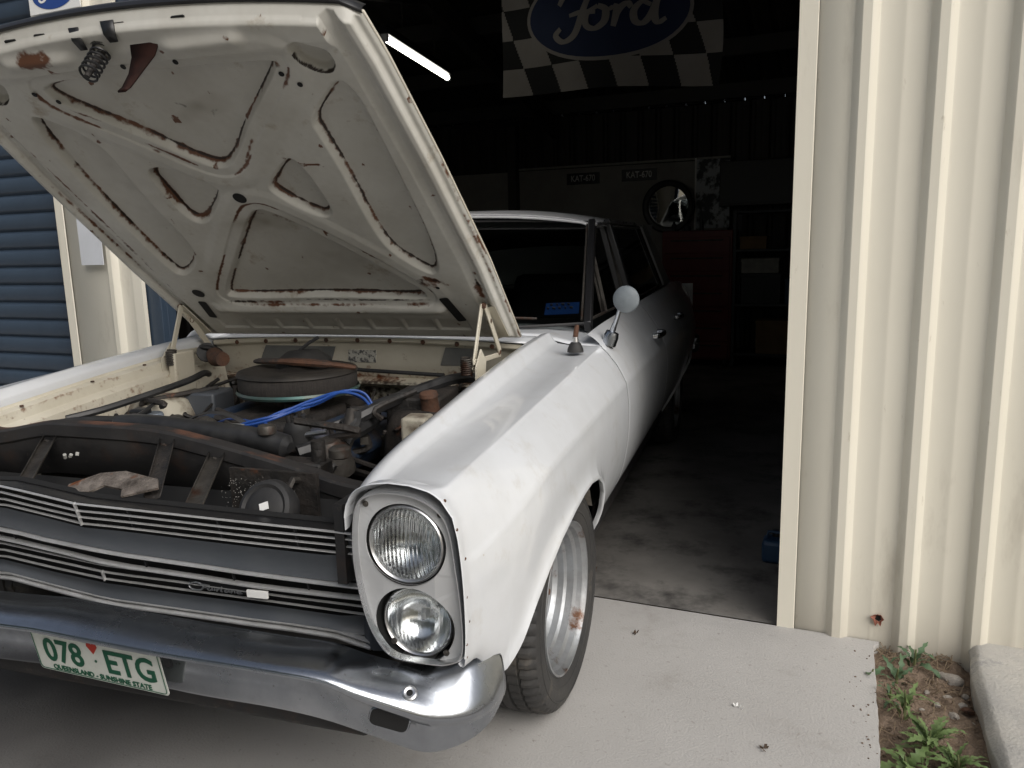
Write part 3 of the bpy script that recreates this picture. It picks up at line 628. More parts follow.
for s_ in (1, -1):
    MB().tube([(s_*.662, 2.30, 1.318), (s_*.668, 2.6, 1.332), (s_*.667, 3.3, 1.336), (s_*.655, 3.7, 1.325), (s_*.70, 3.98, 1.16), (s_*.742, 4.16, .99)], .007, 6).build('drip_rail', M['trim'], roof)
    for nm, a, b, w in (('a_pillar', AB, AT, .045), ('b_pillar', BB, BT, .05)):
        MB().bar((s_*a[0], a[1], a[2]-.01), (s_*b[0], b[1], b[2]), w, .03, up=(1, 0, 0)).build(nm, M['blackpaint'], car, bevel=.006)
    q = lambda y, z: (s_*np.interp(z, [.95, 1.345], [.755, .640]), y, z)
    MB().add([q(3.62, 1.33), q(3.82, 1.33), q(4.20, .965), q(3.88, .965)], [(0, 1, 2, 3)]).build('c_pillar', M['paint'], car, smooth=0, solid=.03)
    for nm, pl in (('front_side_glass', [(1.74, .965), (2.58, .965), (2.60, 1.325), (2.36, 1.318)]), ('rear_side_glass', [(2.63, .965), (3.86, .97), (3.60, 1.322), (2.645, 1.325)])):
        MB().add([tuple(np.array(q(y, z))-(s_*.006, 0, 0)) for y, z in pl], [(0, 1, 2, 3)]).build(nm, M['glass'], car, smooth=0)
        MB().tube([q(y, z) for y, z in pl+pl[:1]], .006, 6).build('window_trim', M['dirtymetal'], car)
    MB().bar(q(2.06, .965), q(2.13, 1.18), .010, .012).build('vent_window_bar', M['dirtymetal'], car)
    MB().tube([q(2.06, .965), q(2.12, 1.18), q(2.2, 1.24)], .005, 6).build('vent_window_trim', M['dirtymetal'], car)
def scr(a, b):
    x = a*(AB[0]-.01+(AT[0]-AB[0])*b); bow = 1-a*a
    return (x, AB[1]+(AT[1]-AB[1])*b-(.16-.055*b)*bow, AB[2]+(AT[2]-AB[2])*b+.018*bow*b-.012*bow*(1-b))
ws = MB().grid([[scr(a, b) for a in np.linspace(-1, 1, 21)] for b in np.linspace(0, 1, 9)]).build('windscreen', M['glass'], car, smooth=60)
edge = [scr(a, 0) for a in np.linspace(-1, 1, 21)]+[scr(1, b) for b in np.linspace(.1, 1, 8)]+[scr(a, 1) for a in np.linspace(.9, -1, 20)]+[scr(-1, b) for b in np.linspace(.9, 0, 8)]
MB().tube([tuple(np.array(p)+(0, -.004, .003)) for p in edge], .0065, 6).build('windscreen_trim', M['rubber'], ws)
for s_ in (1, -1): MB().tube([tuple(np.array(scr(s_*.985, b_))+(0, -.010, .004)) for b_ in np.linspace(.03, .97, 10)], .0045, 6).build('screen_side_trim', M['dirtymetal'], ws)
st_ = MB().grid([[tuple(np.array(scr(.80+.165*i/3, .10+.10*j/2))+(0, .006, -.003)) for i in range(4)] for j in range(3)]).build('registration_sticker', M['bluesticker'], ws, smooth=0)
mb = MB()
for k in range(9):
    p = np.array(scr(.815+.014*k, .15+.03*(k % 2)))+(0, .003, -.002); mb.box(p, (.006+.003*(k % 3), .001, .012))
mb.build('sticker_print', M['blackpaint'], st_, smooth=0)
MB().grid([[(x*(.70-.09*b), 3.80+.40*b+.05*(1-x*x), 1.335-.365*b) for x in np.linspace(-1, 1, 9)] for b in (0, .5, 1)]).build('rear_glass', M['glass'], car, smooth=60)
for a0, a1, yy in ((.30, .78, 0), (-.5, .05, 0)):
    w = MB().tube([tuple(np.array(scr(a0+(a1-a0)*k/8, .045+.02*math.sin(k/8*PI)))+(0, -.02, .012)) for k in range(9)], .005, 6).build('wiper', M['dirtymetal'], car)
    p = scr(a0, .04); MB().tube([(p[0]-.02, p[1]-.06, p[2]-.015), (p[0], p[1]-.02, p[2]+.012), tuple(np.array(scr((a0+a1)/2, .06))+(0, -.02, .014))], .006, 6).build('wiper_arm', M['dirtymetal'], w)
# --- dark cabin inside
inn = empty('cabin_interior'); inn.parent = car
MB().box((0, 1.92, .86), (1.36, .30, .16)).build('dashboard', M['interior'], inn, bevel=.03)
for x in (-.36, .36):
    MB().box((x, 2.75, .52), (.6, .52, .18)).build('seat_base', M['interior'], inn, bevel=.05)
    MB().box((x, 3.02, .82), (.6, .16, .52), Matrix.Rotation(R(-12), 3, 'X')).build('seat_back', M['interior'], inn, bevel=.05)
MB().box((0, 3.85, .70), (1.3, .18, .55)).build('rear_seat', M['interior'], inn, bevel=.05)
MB().tube([(-.36+.19*math.cos(t), 2.25+.06*math.sin(t), .92+.18*math.sin(t)) for t in np.linspace(0, 2*PI, 33)], .012, 8, cap=False).build('steering_wheel', M['interior'], inn)
MB().box((0, 2.9, .29), (1.6, 2.6, .06)).build('floor_pan', M['black'], inn)
MB().box((0, 1.50, .64), (1.24, .05, .56)).build('bulkhead', M['black'], inn)

# --- front wing fittings: aerial, mirror
ae = empty('aerial', (.792, 1.335, .9075)); ae.parent = car
MB().lathe([(.001, -.004), (.026, -.004), (.025, .006), (.018, .022), (.012, .028), (.001, .028)], Matrix(), 20).build('aerial_base', M['rubber'], ae)
MB().lathe([(.001, .026), (.011, .026), (.0095, .044), (.001, .045)], Matrix(), 14).build('aerial_collar', M['trim'], ae)
MB().tube([(0, 0, .04), (.003, 0, .062), (.006, .003, .082)], [.008, .0085, .006], 10).build('aerial_stub', M['rusty'], ae)
mi = empty('door_mirror', (.862, 1.575, .925)); mi.parent = car
MB().lathe([(.001, .02), (.022, .016), (.026, 0), (.026, -.03)], Matrix.Rotation(R(20), 4, 'Y'), 16).build('mirror_foot', M['chrome'], mi)
MB().tube([(0, 0, .008), (.022, -.03, .055), (.038, -.045, .10)], [.011, .008, .007], 10).build('mirror_stalk', M['chrome'], mi)
RM = Matrix.Translation((.058, -.055, .130)) @ Matrix.Rotation(R(-8), 4, 'Z') @ Matrix.Rotation(R(90), 4, 'X')
MB().lathe([(.001, .011), (.02, .010), (.034, .006), (.043, .0), (.0455, -.007), (.042, -.010), (.001, -.008)], RM, 32).build('mirror_head', M['mirrorback'], mi)

# --- wheels
def wheel(x, y, sgn, steer=0, hubcap=False):
    t = empty('wheel', (x, y, 0)); t.parent = car
    MX = Matrix.Translation((0, 0, .302)) @ Matrix.Rotation(R(steer), 4, 'Z') @ Matrix.Rotation(sgn*PI/2, 4, 'Y')
    # profile in (radius, axial), axial + = outer side
    prof = [(.198, .078), (.204, .088), (.222, .096), (.246, .101), (.268, .100), (.284, .094), (.293, .086), (.299, .074), (.3005, .054), (.294, .0525), (.294, .0475), (.301, .046), (.3015, .020), (.295, .0185), (.295, .0135), (.302, .012)]
    prof = prof+[(r, -z) for r, z in prof[::-1]]
    def md(j, k):
        return -.0075 if (6 <= j <= 8 or len(prof)-9 <= j <= len(prof)-7) and k % 3 == 0 else (-.005 if j in (11, 12, len(prof)-12, len(prof)-13) and (k+1) % 3 == 0 else 0)
    MB().lathe(prof, MX, 180, md).build('tyre', M['tyre'], t, smooth=28)
    for r0 in (.229, .262): MB().lathe([(r0, .0978), (r0+.002, .1022 if r0 > .25 else .0996), (r0+.005, .1022 if r0 > .25 else .0996), (r0+.007, .0988)], MX, 90).build('sidewall_ring', M['tyre'], t)
    rim = [(.206, .088), (.2045, .094), (.199, .094), (.196, .086), (.190, .080), (.187, .066), (.178, .058), (.176, .038), (.170, .030), (.168, .012), (.158, .0), (.150, -.012)]
    MB().lathe(rim, MX, 72).build('rim', M['steel'], t, smooth=25)
    disc = MB().lathe([(.151, -.012), (.135, .0), (.115, .012), (.085, .010), (.07, -.002), (.045, .004), (.04, .022), (.001, .024)], MX, 48).build('disc', M['steel'], t)
    for k in range(5):
        a = 2*PI*k/5; MB().lathe([(.001, .022), (.009, .022), (.011, .004), (.011, -.01)], MX @ Matrix.Translation((.06*math.cos(a), .06*math.sin(a), 0)), 6).build('wheel_nut', M['rusty'], disc)
    if hubcap: MB().lathe([(.001, .065), (.06, .06), (.11, .04), (.14, .02), (.15, .0)], MX, 48).build('hubcap', M['chrome'], t)
    v = MX @ Vector((-.165, .02, .03)); w = MX @ Vector((-.172, .02, .065)); MB().tube([v, (v+w)/2, w], .006, 8).build('valve', M['rusty'], t)
    MB().lathe([(.13, -.10), (.13, -.02), (.05, -.01)], MX, 32).build('brake_drum', M['rusty'], t)
wheel(.785, .858, 1, -2.5); wheel(-.785, .858, -1, -2.5); wheel(.765, 3.80, 1, 0, True); wheel(-.765, 3.80, -1, 0, True)

# --- front bumper
RK = [(0, 0, .520), (.307, 0, .512), (.525, 0, .513), (.636, .015, .500), (.704, .03, .473), (.787, .055, .441), (.832, .085, .420), (.876, .125, .412), (.897, .175, .410), (.904, .235, .412)]
TK = [(0, .10, .536), (.28, .10, .525), (.50, .10, .521), (.604, .105, .518), (.675, .11, .502), (.745, .122, .487), (.80, .145, .480), (.849, .173, .486), (.878, .213, .478), (.893, .245, .464)]
BK = [(0, .098, .385), (.27, .098, .372), (.47, .098, .373), (.59, .094, .370), (.70, .084, .361), (.785, .088, .345), (.826, .115, .338), (.864, .155, .343), (.886, .195, .356), (.896, .238, .378)]
def both(K):
    h = smooth_path(K, 6); return [(-p[0], p[1], p[2]) for p in h[:0:-1]]+[tuple(p) for p in h]
Rr, Tt, Bb = both(RK), both(TK), both(BK); A = []
for r, t, b in zip(Rr, Tt, Bb):
    r, t, b = map(np.array, (r, t, b)); m = (t+b)/2; inw = np.array([-np.sign(r[0])*.02*smoothstep(abs(r[0]), .75, .88), .03, 0])
    kk = 1-smoothstep(abs(r[0]), .5, .74); ud = (b-r)*(1, 1, 0)*(1-.6*kk)*.4+np.array((0, .088, 0))*kk
    row = [t+inw*.7+(0, 0, -.02), t+inw*.25+(0, 0, .001), t, t*.7+r*.3+(0, 0, .009), t*.4+r*.6+(0, 0, .010), t*.2+r*.8+(0, 0, .0085), t*.1+r*.9+(0, 0, .007), t*.04+r*.96+(0, 0, .0045), r+(0, 0, .001), r+(0, 0, -.004), r+ud*.12+(0, 0, -.010), r+ud*.55+(0, 0, -.016), r+ud*.9+(0, 0, -.024), (r+ud)*.7+b*.3, (r+ud*.95)*.35+b*.65, r*.06+b*.94, b, b+inw*.6+(0, 0, .006)]
    A.append(row)
bump = MB().grid(A).build('front_bumper', M['chrome'], car, smooth=50, solid=.002)
# parking lamp slot and bolt hole
def rrect(w, h, r, n=5):
    return [(sx*(w/2-r)+r*math.cos(a), sy*(h/2-r)+r*math.sin(a)) for sx, sy, a0 in ((1, 1, 0), (-1, 1, PI/2), (-1, -1, PI), (1, -1, 1.5*PI)) for a in np.linspace(a0, a0+PI/2, n)]
for s_ in (1, -1):
    c0 = np.array((s_*.742, .0625, .4165)); ax = np.array((s_*.93, .25, -.30)); ax /= np.linalg.norm(ax); ay = np.array((s_*.08, -.12, 1)); ay -= ax*ay.dot(ax); ay /= np.linalg.norm(ay); az = np.cross(ax, ay)*s_
    pts = rrect(.070, .036, .012); slot = empty('parking_lamp_slot'); slot.parent = bump
    MB().tube([c0+ax*a+ay*b for a, b in pts+pts[:1]], .0035, 6, cap=False).build('slot_rim', M['chrome'], slot)
    MB().prism(pts, c0, ax, ay, az, .004).build('slot_opening', M['dark'], slot, smooth=0)
    c1 = np.array((s_*.778, .075, .4655)); n_ = Vector((s_*.25, -.55, .8)).normalized(); RMx = Matrix.Translation(c1) @ n_.to_track_quat('Z', 'Y').to_matrix().to_4x4()
    MB().lathe([(.006, .003), (.010, .004), (.0135, .002), (.0145, -.003)], RMx, 20).build('bolt_rim', M['trim'], slot)
    MB().lathe([(.0001, .0015), (.0075, .0015)], RMx, 4).build('bolt_hole', M['dark'], slot, smooth=0)
mb = MB(); mb.box((0, .22, .36), (1.3, .16, .10)); mb.build('front_valance', M['black'], car, bevel=.01)
MB().box((0, .62, .24), (1.0, .10, .10)).build('crossmember', M['black'], car, bevel=.01)
# number plate
npl = empty('number_plate', (.072, .074, .431)); npl.parent = car; npl.rotation_euler = (R(10), 0, R(-3))
MB().prism(rrect(.352, .118, .008), (0, 0, 0), (1, 0, 0), (0, 0, 1), (0, 1, 0), .0016).build('plate_panel', M['plate'], npl, smooth=0)
def ptext(txt, size, mat, x, z, sx=1, bold=0, nm='lettering'):
    me = text_mesh(txt, size, mat, nm, .0006, sx=sx, bold=bold); me.transform(Matrix.Rotation(PI/2, 4, 'X')); put(me, nm, npl, loc=(x, -.0014, z))
ptext('078', .080, M['green'], -.092, -.006, .92, .0014); ptext('ETG', .080, M['green'], .09, -.006, .92, .0014)
ptext('QUEENSLAND - SUNSHINE STATE', .017, M['green'], 0, -.0465, 1.05, .0002)
MB().prism([(0, -.014), (.014, .004), (.012, .012), (.005, .014), (0, .009), (-.005, .014), (-.012, .012), (-.014, .004)], (-.002, -.0022, .024), (1, 0, 0), (0, 0, 1), (0, 1, 0), .001).build('red_emblem', M['red'], npl, smooth=0)
MB().prism(rrect(.006, .006, .0025, 3), (-.002, -.0022, -.008), (1, 0, 0), (0, 0, 1), (0, 1, 0), .001).build('separator_dot', M['green'], npl, smooth=0)
pts = rrect(.344, .110, .008); MB().tube([(a, -.0012, b) for a, b in pts+pts[:1]], .0010, 4, cap=False).build('plate_border', M['green'], npl)
MB().box((.192, .004, .03), (.016, .006, .03)).build('plate_bracket', M['blackpaint'], npl)

# --- headlamp bezels and lamps
BZ = [(.669, .74), (.669, .67), (.676, .61), (.689, .56), (.707, .525), (.725, .508), (.75, .503), (.80, .503), (.842, .506), (.858, .515), (.864, .54), (.865, .62), (.861, .70), (.854, .765), (.842, .795), (.818, .816), (.78, .827), (.73, .827), (.697, .817), (.678, .795)]
BZ = chaikin(BZ, 2)
def bz_y(x, z): return .110+max(0, x-.825)*.35+max(0, .69-x)*.2+(.70-z)*.10*(z < .70)
LAMPS = [(.766, .729, 1.0), (.770, .570, .95)]
for s_ in (1, -1):
    hb = empty('headlamp_unit'); hb.parent = car
    bm = bmesh.new(); edges = []
    loops = [BZ]+[[(cx+.0765*math.cos(2*PI*k/48), cz+.0765*math.sin(2*PI*k/48)) for k in range(48)] for cx, cz, q in LAMPS]
    for L in loops:
        vs_ = [bm.verts.new((s_*x, bz_y(x, z), z)) for x, z in L]
        edges += [bm.edges.new((vs_[i], vs_[(i+1) % len(vs_)])) for i in range(len(vs_))]
    bmesh.ops.triangle_fill(bm, edges=edges, use_beauty=True)
    me = bpy.data.meshes.new('bezel'); bm.to_mesh(me); bm.free(); me.materials.append(M['bezel'])
    bz = put(me, 'bezel', hb, solid=.0025)
    n_ = len(BZ); k0 = [i for i, (x, z) in enumerate(BZ)]
    A = []
    for dx, dy in ((.965, -.001), (.975, -.010), (.99, -.016), (1.012, -.016), (1.03, -.010), (1.045, .004), (1.045, .03)):
        A.append([(s_*(.765+(x-.765)*dx+.0*dy), bz_y(x, z)+dy, .665+(z-.665)*(1+(dx-1)*.55)) for x, z in BZ+BZ[:1]])
    MB().grid(A).build('bezel_rim', M['trim'], hb, smooth=40)
    for cx, cz, q in LAMPS:
        lm = empty('headlamp', (s_*cx, bz_y(cx, cz)+(.022 if q < 1 else .008), cz)); lm.parent = car
        MX = Matrix.Rotation(PI/2, 4, 'X') @ Matrix.Diagonal((q*.97, q*.97, 1, 1))
        MB().lathe([(.0765/(q*.97), .008 if q == 1 else .021), (.0765/(q*.97), -.022), (.070, -.03)], MX, 48).build('lamp_well', M['dark'], lm)
        MB().lathe([(.0765, -.012), (.0755, .004), (.072, .007), (.068, .003), (.067, -.004)], MX, 56).build('chrome_ring', M['trim'], lm)
        MB().lathe([(.0685, -.003), (.058, -.022), (.04, -.038), (.02, -.047), (.001, -.049)], MX, 48).build('reflector', M['reflector'], lm)
        MB().lathe([(.0690, .000), (.066, .006), (.055, .0125), (.038, .0175), (.018, .0198), (.0001, .0205), (.0001, .0170), (.018, .0163), (.038, .0140), (.055, .009), (.0655, .003), (.0690, .000)], MX, 56).build('lens', M['lens'] if q == 1 else M['lens2'], lm, smooth=60)
        MB().lathe([(.001, -.012), (.009, -.014), (.012, -.03)], MX, 16).build('bulb_shield', M['trim'], lm)
    for x, z in ((.694, .800), (.727, .533), (.829, .522), (.835, .79)):
        MB().lathe([(.0001, .004), (.004, .0038), (.0058, .001), (.006, -.001)], Matrix.Translation((s_*x, bz_y(x, z)-.001, z)) @ Matrix.Rotation(PI/2, 4, 'X'), 14).build('screw', M['dirtymetal'], bz)

# --- grille
GB = {'B1': [(-.217, .147, .755), (-.098, .14, .745), (.001, .134, .736), (.111, .141, .732), (.275, .151, .726), (.41, .159, .721), (.594, .17, .715), (.628, .172, .713)],
      'B2': [(-.227, .153, .739), (-.107, .145, .728), (0, .139, .719), (.105, .145, .717), (.27, .155, .710), (.416, .164, .704), (.615, .176, .70)],
      'B3': [(-.235, .157, .723), (-.115, .15, .712), (0, .143, .704), (.099, .149, .701), (.265, .159, .695), (.412, .168, .689), (.615, .179, .684)],
      'B4': [(-.243, .162, .708), (-.122, .154, .699), (0, .147, .688), (.093, .153, .686), (.26, .163, .679), (.408, .171, .674), (.61, .183, .668)],
      'S1': [(-.28, .182, .639), (-.141, .173, .628), (0, .165, .622), (.068, .169, .616), (.238, .179, .607), (.389, .188, .598), (.576, .20, .591), (.606, .201, .591)],
      'S2': [(-.295, .19, .612), (-.109, .179, .601), (0, .172, .593), (.058, .175, .587), (.229, .186, .578), (.381, .195, .568), (.571, .206, .564), (.61, .208, .564)],
      'L1': [(-.316, .202, .579), (-.157, .192, .572), (0, .183, .565), (.044, .186, .562), (.208, .196, .557), (.418, .208, .548), (.60, .218, .543)],
      'L2': [(-.326, .208, .561), (-.166, .198, .552), (0, .188, .546), (.038, .19, .545), (.202, .20, .538), (.378, .211, .532), (.60, .223, .524)],
      'S3': [(-.336, .208, .508), (-.18, .202, .495), (-.032, .196, .484), (.023, .196, .482), (.203, .203, .478), (.35, .209, .474), (.535, .216, .472), (.568, .218, .465), (.618, .22, .453)]}
gr = empty('grille'); gr.parent = car
def gfull(k):
    P = GB[k]; e = P[-1]; f = P[0]
    return [(-e[0], e[1], e[2]+.012), ((f[0]-e[0])/2, (e[1]+f[1])/2, (e[2]+f[2])/2+.006)]+P
def gx(k, X):
    P = np.array(gfull(k)); return np.array([X, np.interp(X, P[:, 0], P[:, 1]), np.interp(X, P[:, 0], P[:, 2])])
XS = np.array([-.62, -.5, -.4, -.3, -.22, -.15, -.08, -.02, 0, .02, .08, .15, .25, .35, .45, .55, .60, .625])
def gstrip(name, k, prof, mat, dz=0, x1=.628):
    A = []
    for X in XS:
        if abs(X) > x1: continue
        p = gx(k, X); A.append([p+(0, a, b+dz) for a, b in prof])
    return MB().grid(A).build(name, mat, gr, smooth=40)
barp = [(.003, .0018), (.0, .0018), (-.0025, .0008), (-.0025, -.0008), (.0, -.0018), (.003, -.0018)]
for k in ('B1', 'B2', 'B3', 'B4', 'L1', 'L2'): gstrip('grille_bar', k, barp, M['bar'])
gstrip('grille_bar', 'L1', barp, M['bar'], .016)
stp = [(.008, .0045), (.0, .0045), (-.004, .002), (-.004, -.001), (-.001, -.0035), (.008, -.004)]
gstrip('chrome_strip', 'S1', stp, M['bar']); gstrip('chrome_strip', 'S2', stp, M['bar'])
gstrip('chrome_strip', 'S3', stp, M['bar']); gstrip('chrome_strip', 'S3', [(a+.004, b*.8) for a, b in stp], M['bar'], .011)
def gpanel(name, ka, da, kb, db, xe):
    A = []
    for X in np.concatenate([np.linspace(-xe, 0, 22), np.linspace(.02, xe, 22)]):
        a, b = gx(ka, X)+(0, .004, da), gx(kb, X)+(0, .002, db)
        f = smoothstep(abs(X), xe-.07, xe)
        row = []
        for t in np.linspace(0, 1, 8):
            p = a+(b-a)*t; p = p+(0, .006*math.sin(t*PI)+.02*f*f, 0); row.append(p)
        A.append(row)
    return MB().grid(A).build(name, M['gpanel'], gr, smooth=50)
gpanel('dark_panel', 'B4', -.010, 'S1', .006, .612); gpanel('dark_panel', 'L2', -.012, 'S3', .014, .615)
A = []
for X in XS: A.append([gx('B1', X)+(0, .06, .004), gx('B1', X)+(0, .045, -.0), gx('B4', X)+(0, .045, -.006), gx('S1', X)+(0, .05, 0), gx('S2', X)+(0, .045, 0), gx('L2', X)+(0, .045, -.01), gx('S3', X)+(0, .05, -.03)])
MB().grid(A).build('grille_backing', M['dark'], gr, smooth=0)
A = [[gx('B1', X)+(0, y, z) for y, z in ((.06, -.004), (.04, -.002), (.014, .001), (.008, .001), (.008, -.002))] for X in XS]
MB().grid(A).build('grille_top_rail', M['blackpaint'], gr, smooth=40)
for s_ in (1, -1):     # upright ends
    MB().grid([[gx(k, s_*.622)*(1, 1, 1)+(s_*dx, dy, 0) for k in ('B1', 'B2', 'B4', 'S1', 'S2', 'L2', 'S3')] for dx, dy in ((-.028, .03), (-.012, .006), (.012, -.006), (.04, .0), (.05, .04))]).build('grille_end_cap', M['gpanel'], gr, smooth=50)
for X in (-.25, .12, .33, .5):
    for ka, kb in (('B1', 'B4'), ('S1', 'S2')): MB().bar(gx(ka, X)+(0, .008, 0), gx(kb, X)+(0, .008, 0), .003, .006).build('grille_stay', M['blackpaint'], gr)
for ka, kb in (('B1', 'B4'), ('L1', 'L2')): MB().bar(gx(ka, 0)+(0, -.001, .003), gx(kb, 0)+(0, -.001, -.003), .003, .006).build('centre_post', M['bar'], gr)
bd = empty('badge'); bd.parent = gr
AIR = [[(-.98, .35), (-.8, .6), (-.5, .55)], [(-.75, .5), (-.85, -.1), (-.95, -.5)], [(-.85, .05), (-.65, .1)], [(-.5, .15), (-.62, .0), (-.55, -.3), (-.42, -.1), (-.4, .15), (-.38, -.3)], [(-.28, .15), (-.3, -.3)], [(-.18, .15), (-.2, -.3), (-.14, .05), (-.05, .15)],
       [(.05, .55), (.0, -.2), (.08, -.3)], [(.32, .15), (.18, .0), (.2, -.3), (.34, -.1), (.36, .15), (.38, -.3)], [(.46, .15), (.45, -.3), (.52, .1), (.6, .12), (.62, -.3)], [(.72, -.08), (.9, .05), (.82, .18), (.72, -.05), (.78, -.3), (.96, -.2)]]
script('lettering', M['trim'], AIR, .052, .013, .0042, bd, (.302, .192, .5555), .004).rotation_euler = (0, R(1.2), R(3.4))
MB().tube([(.240+.017*math.cos(t), .189+.001*math.cos(t), .5565+.0085*math.sin(t)) for t in np.linspace(0, 2*PI, 25)], .0018, 6, cap=False).build('badge_oval', M['trim'], bd)
MB().box((.385, .196, .5525), (.048, .006, .0165), Matrix.Rotation(R(3.4), 3, 'Z')).build('badge_block', M['white'], bd, bevel=.001)
MB().box((.300, .203, .5545), (.165, .006, .019), Matrix.Rotation(R(3.4), 3, 'Z') @ Matrix.Rotation(R(1.6), 3, 'Y')).build('badge_bar', M['blackpaint'], bd, bevel=.001)

# --- open bonnet, underside as a pressed panel
BA = R(39); BP0 = np.array((0, 1.36, .955)); BT_ = np.array((0, -math.cos(BA), math.sin(BA))); BN = np.array((0, math.sin(BA), math.cos(BA)))
def bq(s, t, h): return BP0+np.array((s, 0, 0))+BT_*t-BN*h
def bw(t): return np.interp(t, [0, .4, .8, 1.1, 1.23], [.618, .629, .620, .605, .590])
nt_, ns_ = 500, 480
b = np.linspace(0, 1, nt_)[:, None]; a = np.linspace(-1, 1, ns_)[None]
s0 = a*.60; tf = 1.278-.16*s0**2-.020*smoothstep(np.abs(a), .92, 1.0)**2*np.ones_like(b)
tt = -.012+(tf+.012)*b+.02*(1-a**2)*(1-b)*.8
ss = -.015+a*bw(tt)
POLY = {'front': [(-.317, 1.132), (-.31, 1.08), (-.227, 1.014), (-.144, .944), (-.053, .856), (.012, .822), (.082, .87), (.161, .956), (.268, 1.05), (.335, 1.112), (.335, 1.134), (-.109, 1.139)],
        'ls': [(-.235, .84), (-.158, .846), (-.056, .763), (-.066, .725), (-.139, .655), (-.195, .615), (-.236, .637), (-.24, .734)],
        'rs': [(.203, .846), (.23, .844), (.242, .78), (.243, .654), (.221, .627), (.191, .629), (.126, .693), (.098, .738), (.112, .767)],
        'rl': [(.427, 1.044), (.46, 1.065), (.485, 1.041), (.491, .961), (.488, .779), (.485, .552), (.463, .388), (.429, .355), (.394, .39), (.332, .48), (.33, .625), (.34, .79), (.339, .901), (.337, .964)],
        'll': [(-.44, 1.045), (-.393, 1.033), (-.321, .973), (-.299, .912), (-.31, .788), (-.315, .656), (-.308, .542), (-.326, .47), (-.383, .405), (-.455, .364), (-.478, .413), (-.48, .664), (-.47, .868)],
        'rear': [(.021, .667), (.048, .657), (.128, .581), (.243, .446), (.336, .322), (.375, .26), (.356, .232), (.063, .250), (-.127, .245), (-.339, .244), (-.355, .27), (-.179, .475), (-.02, .655)]}
N1, N2, N3 = vnoise(ss.shape, 39, 21), vnoise(ss.shape, 12, 22), vnoise(ss.shape, 4.5, 23)
H = np.full(ss.shape, .024); rust = np.zeros(ss.shape); dark = np.zeros(ss.shape); dirt = np.zeros(ss.shape)
amp = {'front': .85, 'ls': .95, 'rs': .9, 'rl': .7, 'll': .75, 'rear': .85}
for kx, (k, pl) in enumerate(POLY.items()):
    sdv = poly_sd(ss, tt, chaikin(pl, 2))
    H -= .024*(1-smoothstep(sdv, -.013, .004))
    gate = smoothstep(vnoise(ss.shape, 51, 40+kx)*.6+vnoise(ss.shape, 16, 60+kx)*.4, .20, .36)
    rust = np.maximum(rust, amp[k]*np.exp(-((sdv+.010)/(.0028+.0055*N2))**2)*gate)
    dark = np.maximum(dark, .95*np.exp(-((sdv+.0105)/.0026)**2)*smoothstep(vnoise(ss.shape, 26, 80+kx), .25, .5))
    if k in ('front', 'rear'):
        H += .0035*smoothstep(sdv, .028, .036)*(1-smoothstep(sdv, .06, .09)); g2 = smoothstep(vnoise(ss.shape, 33, 140+kx), .38, .6)
        rust = np.maximum(rust, .82*np.exp(-((sdv-.030)/(.003+.006*N2))**2)*g2*(tt < 1.11)*(tt > .27))
    dirt = np.maximum(dirt, (.10+.24*N1)*(1-smoothstep(sdv, -.05, .0)))
cs = ss+.015; e = bw(tt)-np.abs(cs); ef = (tf-tt)
H += .016*smoothstep(tt, 1.135, 1.175)*(1-smoothstep(ef, .03, .012))                           # front beam
H += .012*np.exp(-((tt-1.205)/.018)**2)*smoothstep(np.abs(cs), .10, .16)*(1-smoothstep(np.abs(cs), .30, .34))
H += .016*np.exp(-((tt-.188)/.026)**2)*(1-smoothstep(np.abs(cs), .40, .45))                    # rear bead
for k in range(8):                                                                             # row of pads behind it
    c0 = -.42+.12*k
    m = smoothstep(.052-np.abs(cs-c0), -.004, .004)*smoothstep(.030-np.abs(tt-.092), -.004, .004); H -= .006*m
H = np.where(e < .085, np.interp(e, [0, .006, .016, .022, .034, .044, .052, .066, .085], [.002, .010, .012, .030, .033, .026, .014, .012, .024]), H)
H = np.where(ef < .02, np.minimum(H, .004+ef*1.2), H); H = np.where(tt < .03, np.minimum(H, .006+np.maximum(tt+.012, 0)*.5), H)
for c0, c1 in ((.432, 1.131), (-.462, 1.131)):                                                 # oval dishes near the front corners, recess shade painted into dirt and dark masks
    ca, sa = math.cos(.9*(1 if c0 > 0 else -1)), math.sin(.9*(1 if c0 > 0 else -1)); dx, dy = ss-c0, tt-c1
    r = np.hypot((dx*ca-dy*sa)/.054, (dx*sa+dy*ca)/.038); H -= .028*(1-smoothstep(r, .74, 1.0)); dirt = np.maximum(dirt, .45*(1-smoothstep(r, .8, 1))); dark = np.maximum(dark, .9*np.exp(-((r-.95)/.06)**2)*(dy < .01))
HOLES = []
def hole(c, r, dep=.02):
    global H, dark
    d = np.hypot(ss-c[0], tt-c[1]); HOLES.append((c, c, r))
def slot(c, d, w, dep=.02):
    global H, dark
    HOLES.append((c, d, w))
hole((-.006, .721), .019); hole((-.455, .274), .021); slot((-.479, .21), (-.490, .142), .015); slot((.428, .235), (.446, .14), .016); hole((.425, .30), .006)
for q in ((.338, 1.095), (.37, 1.066), (-.345, 1.11), (-.02, 1.17), (.12, 1.168), (-.30, 1.08)): hole(q, .0065, .006)
def blob(arr, c, rx, ry, v, rot=0):
    dx, dy = ss-c[0], tt-c[1]; ca, sa = math.cos(rot), math.sin(rot); r = np.hypot((dx*ca+dy*sa)/rx, (-dx*sa+dy*ca)/ry)
    np.maximum(arr, v*np.exp(-r**2)*(.55+.7*N2), out=arr)
blob(rust, (-.235, 1.212), .055, .022, 1.1); blob(rust, (-.26, 1.03), .05, .006, .8, -.62); blob(rust, (-.10, .88), .09, .006, .95, -.72); blob(rust, (.12, .88), .07, .006, .9, .85)
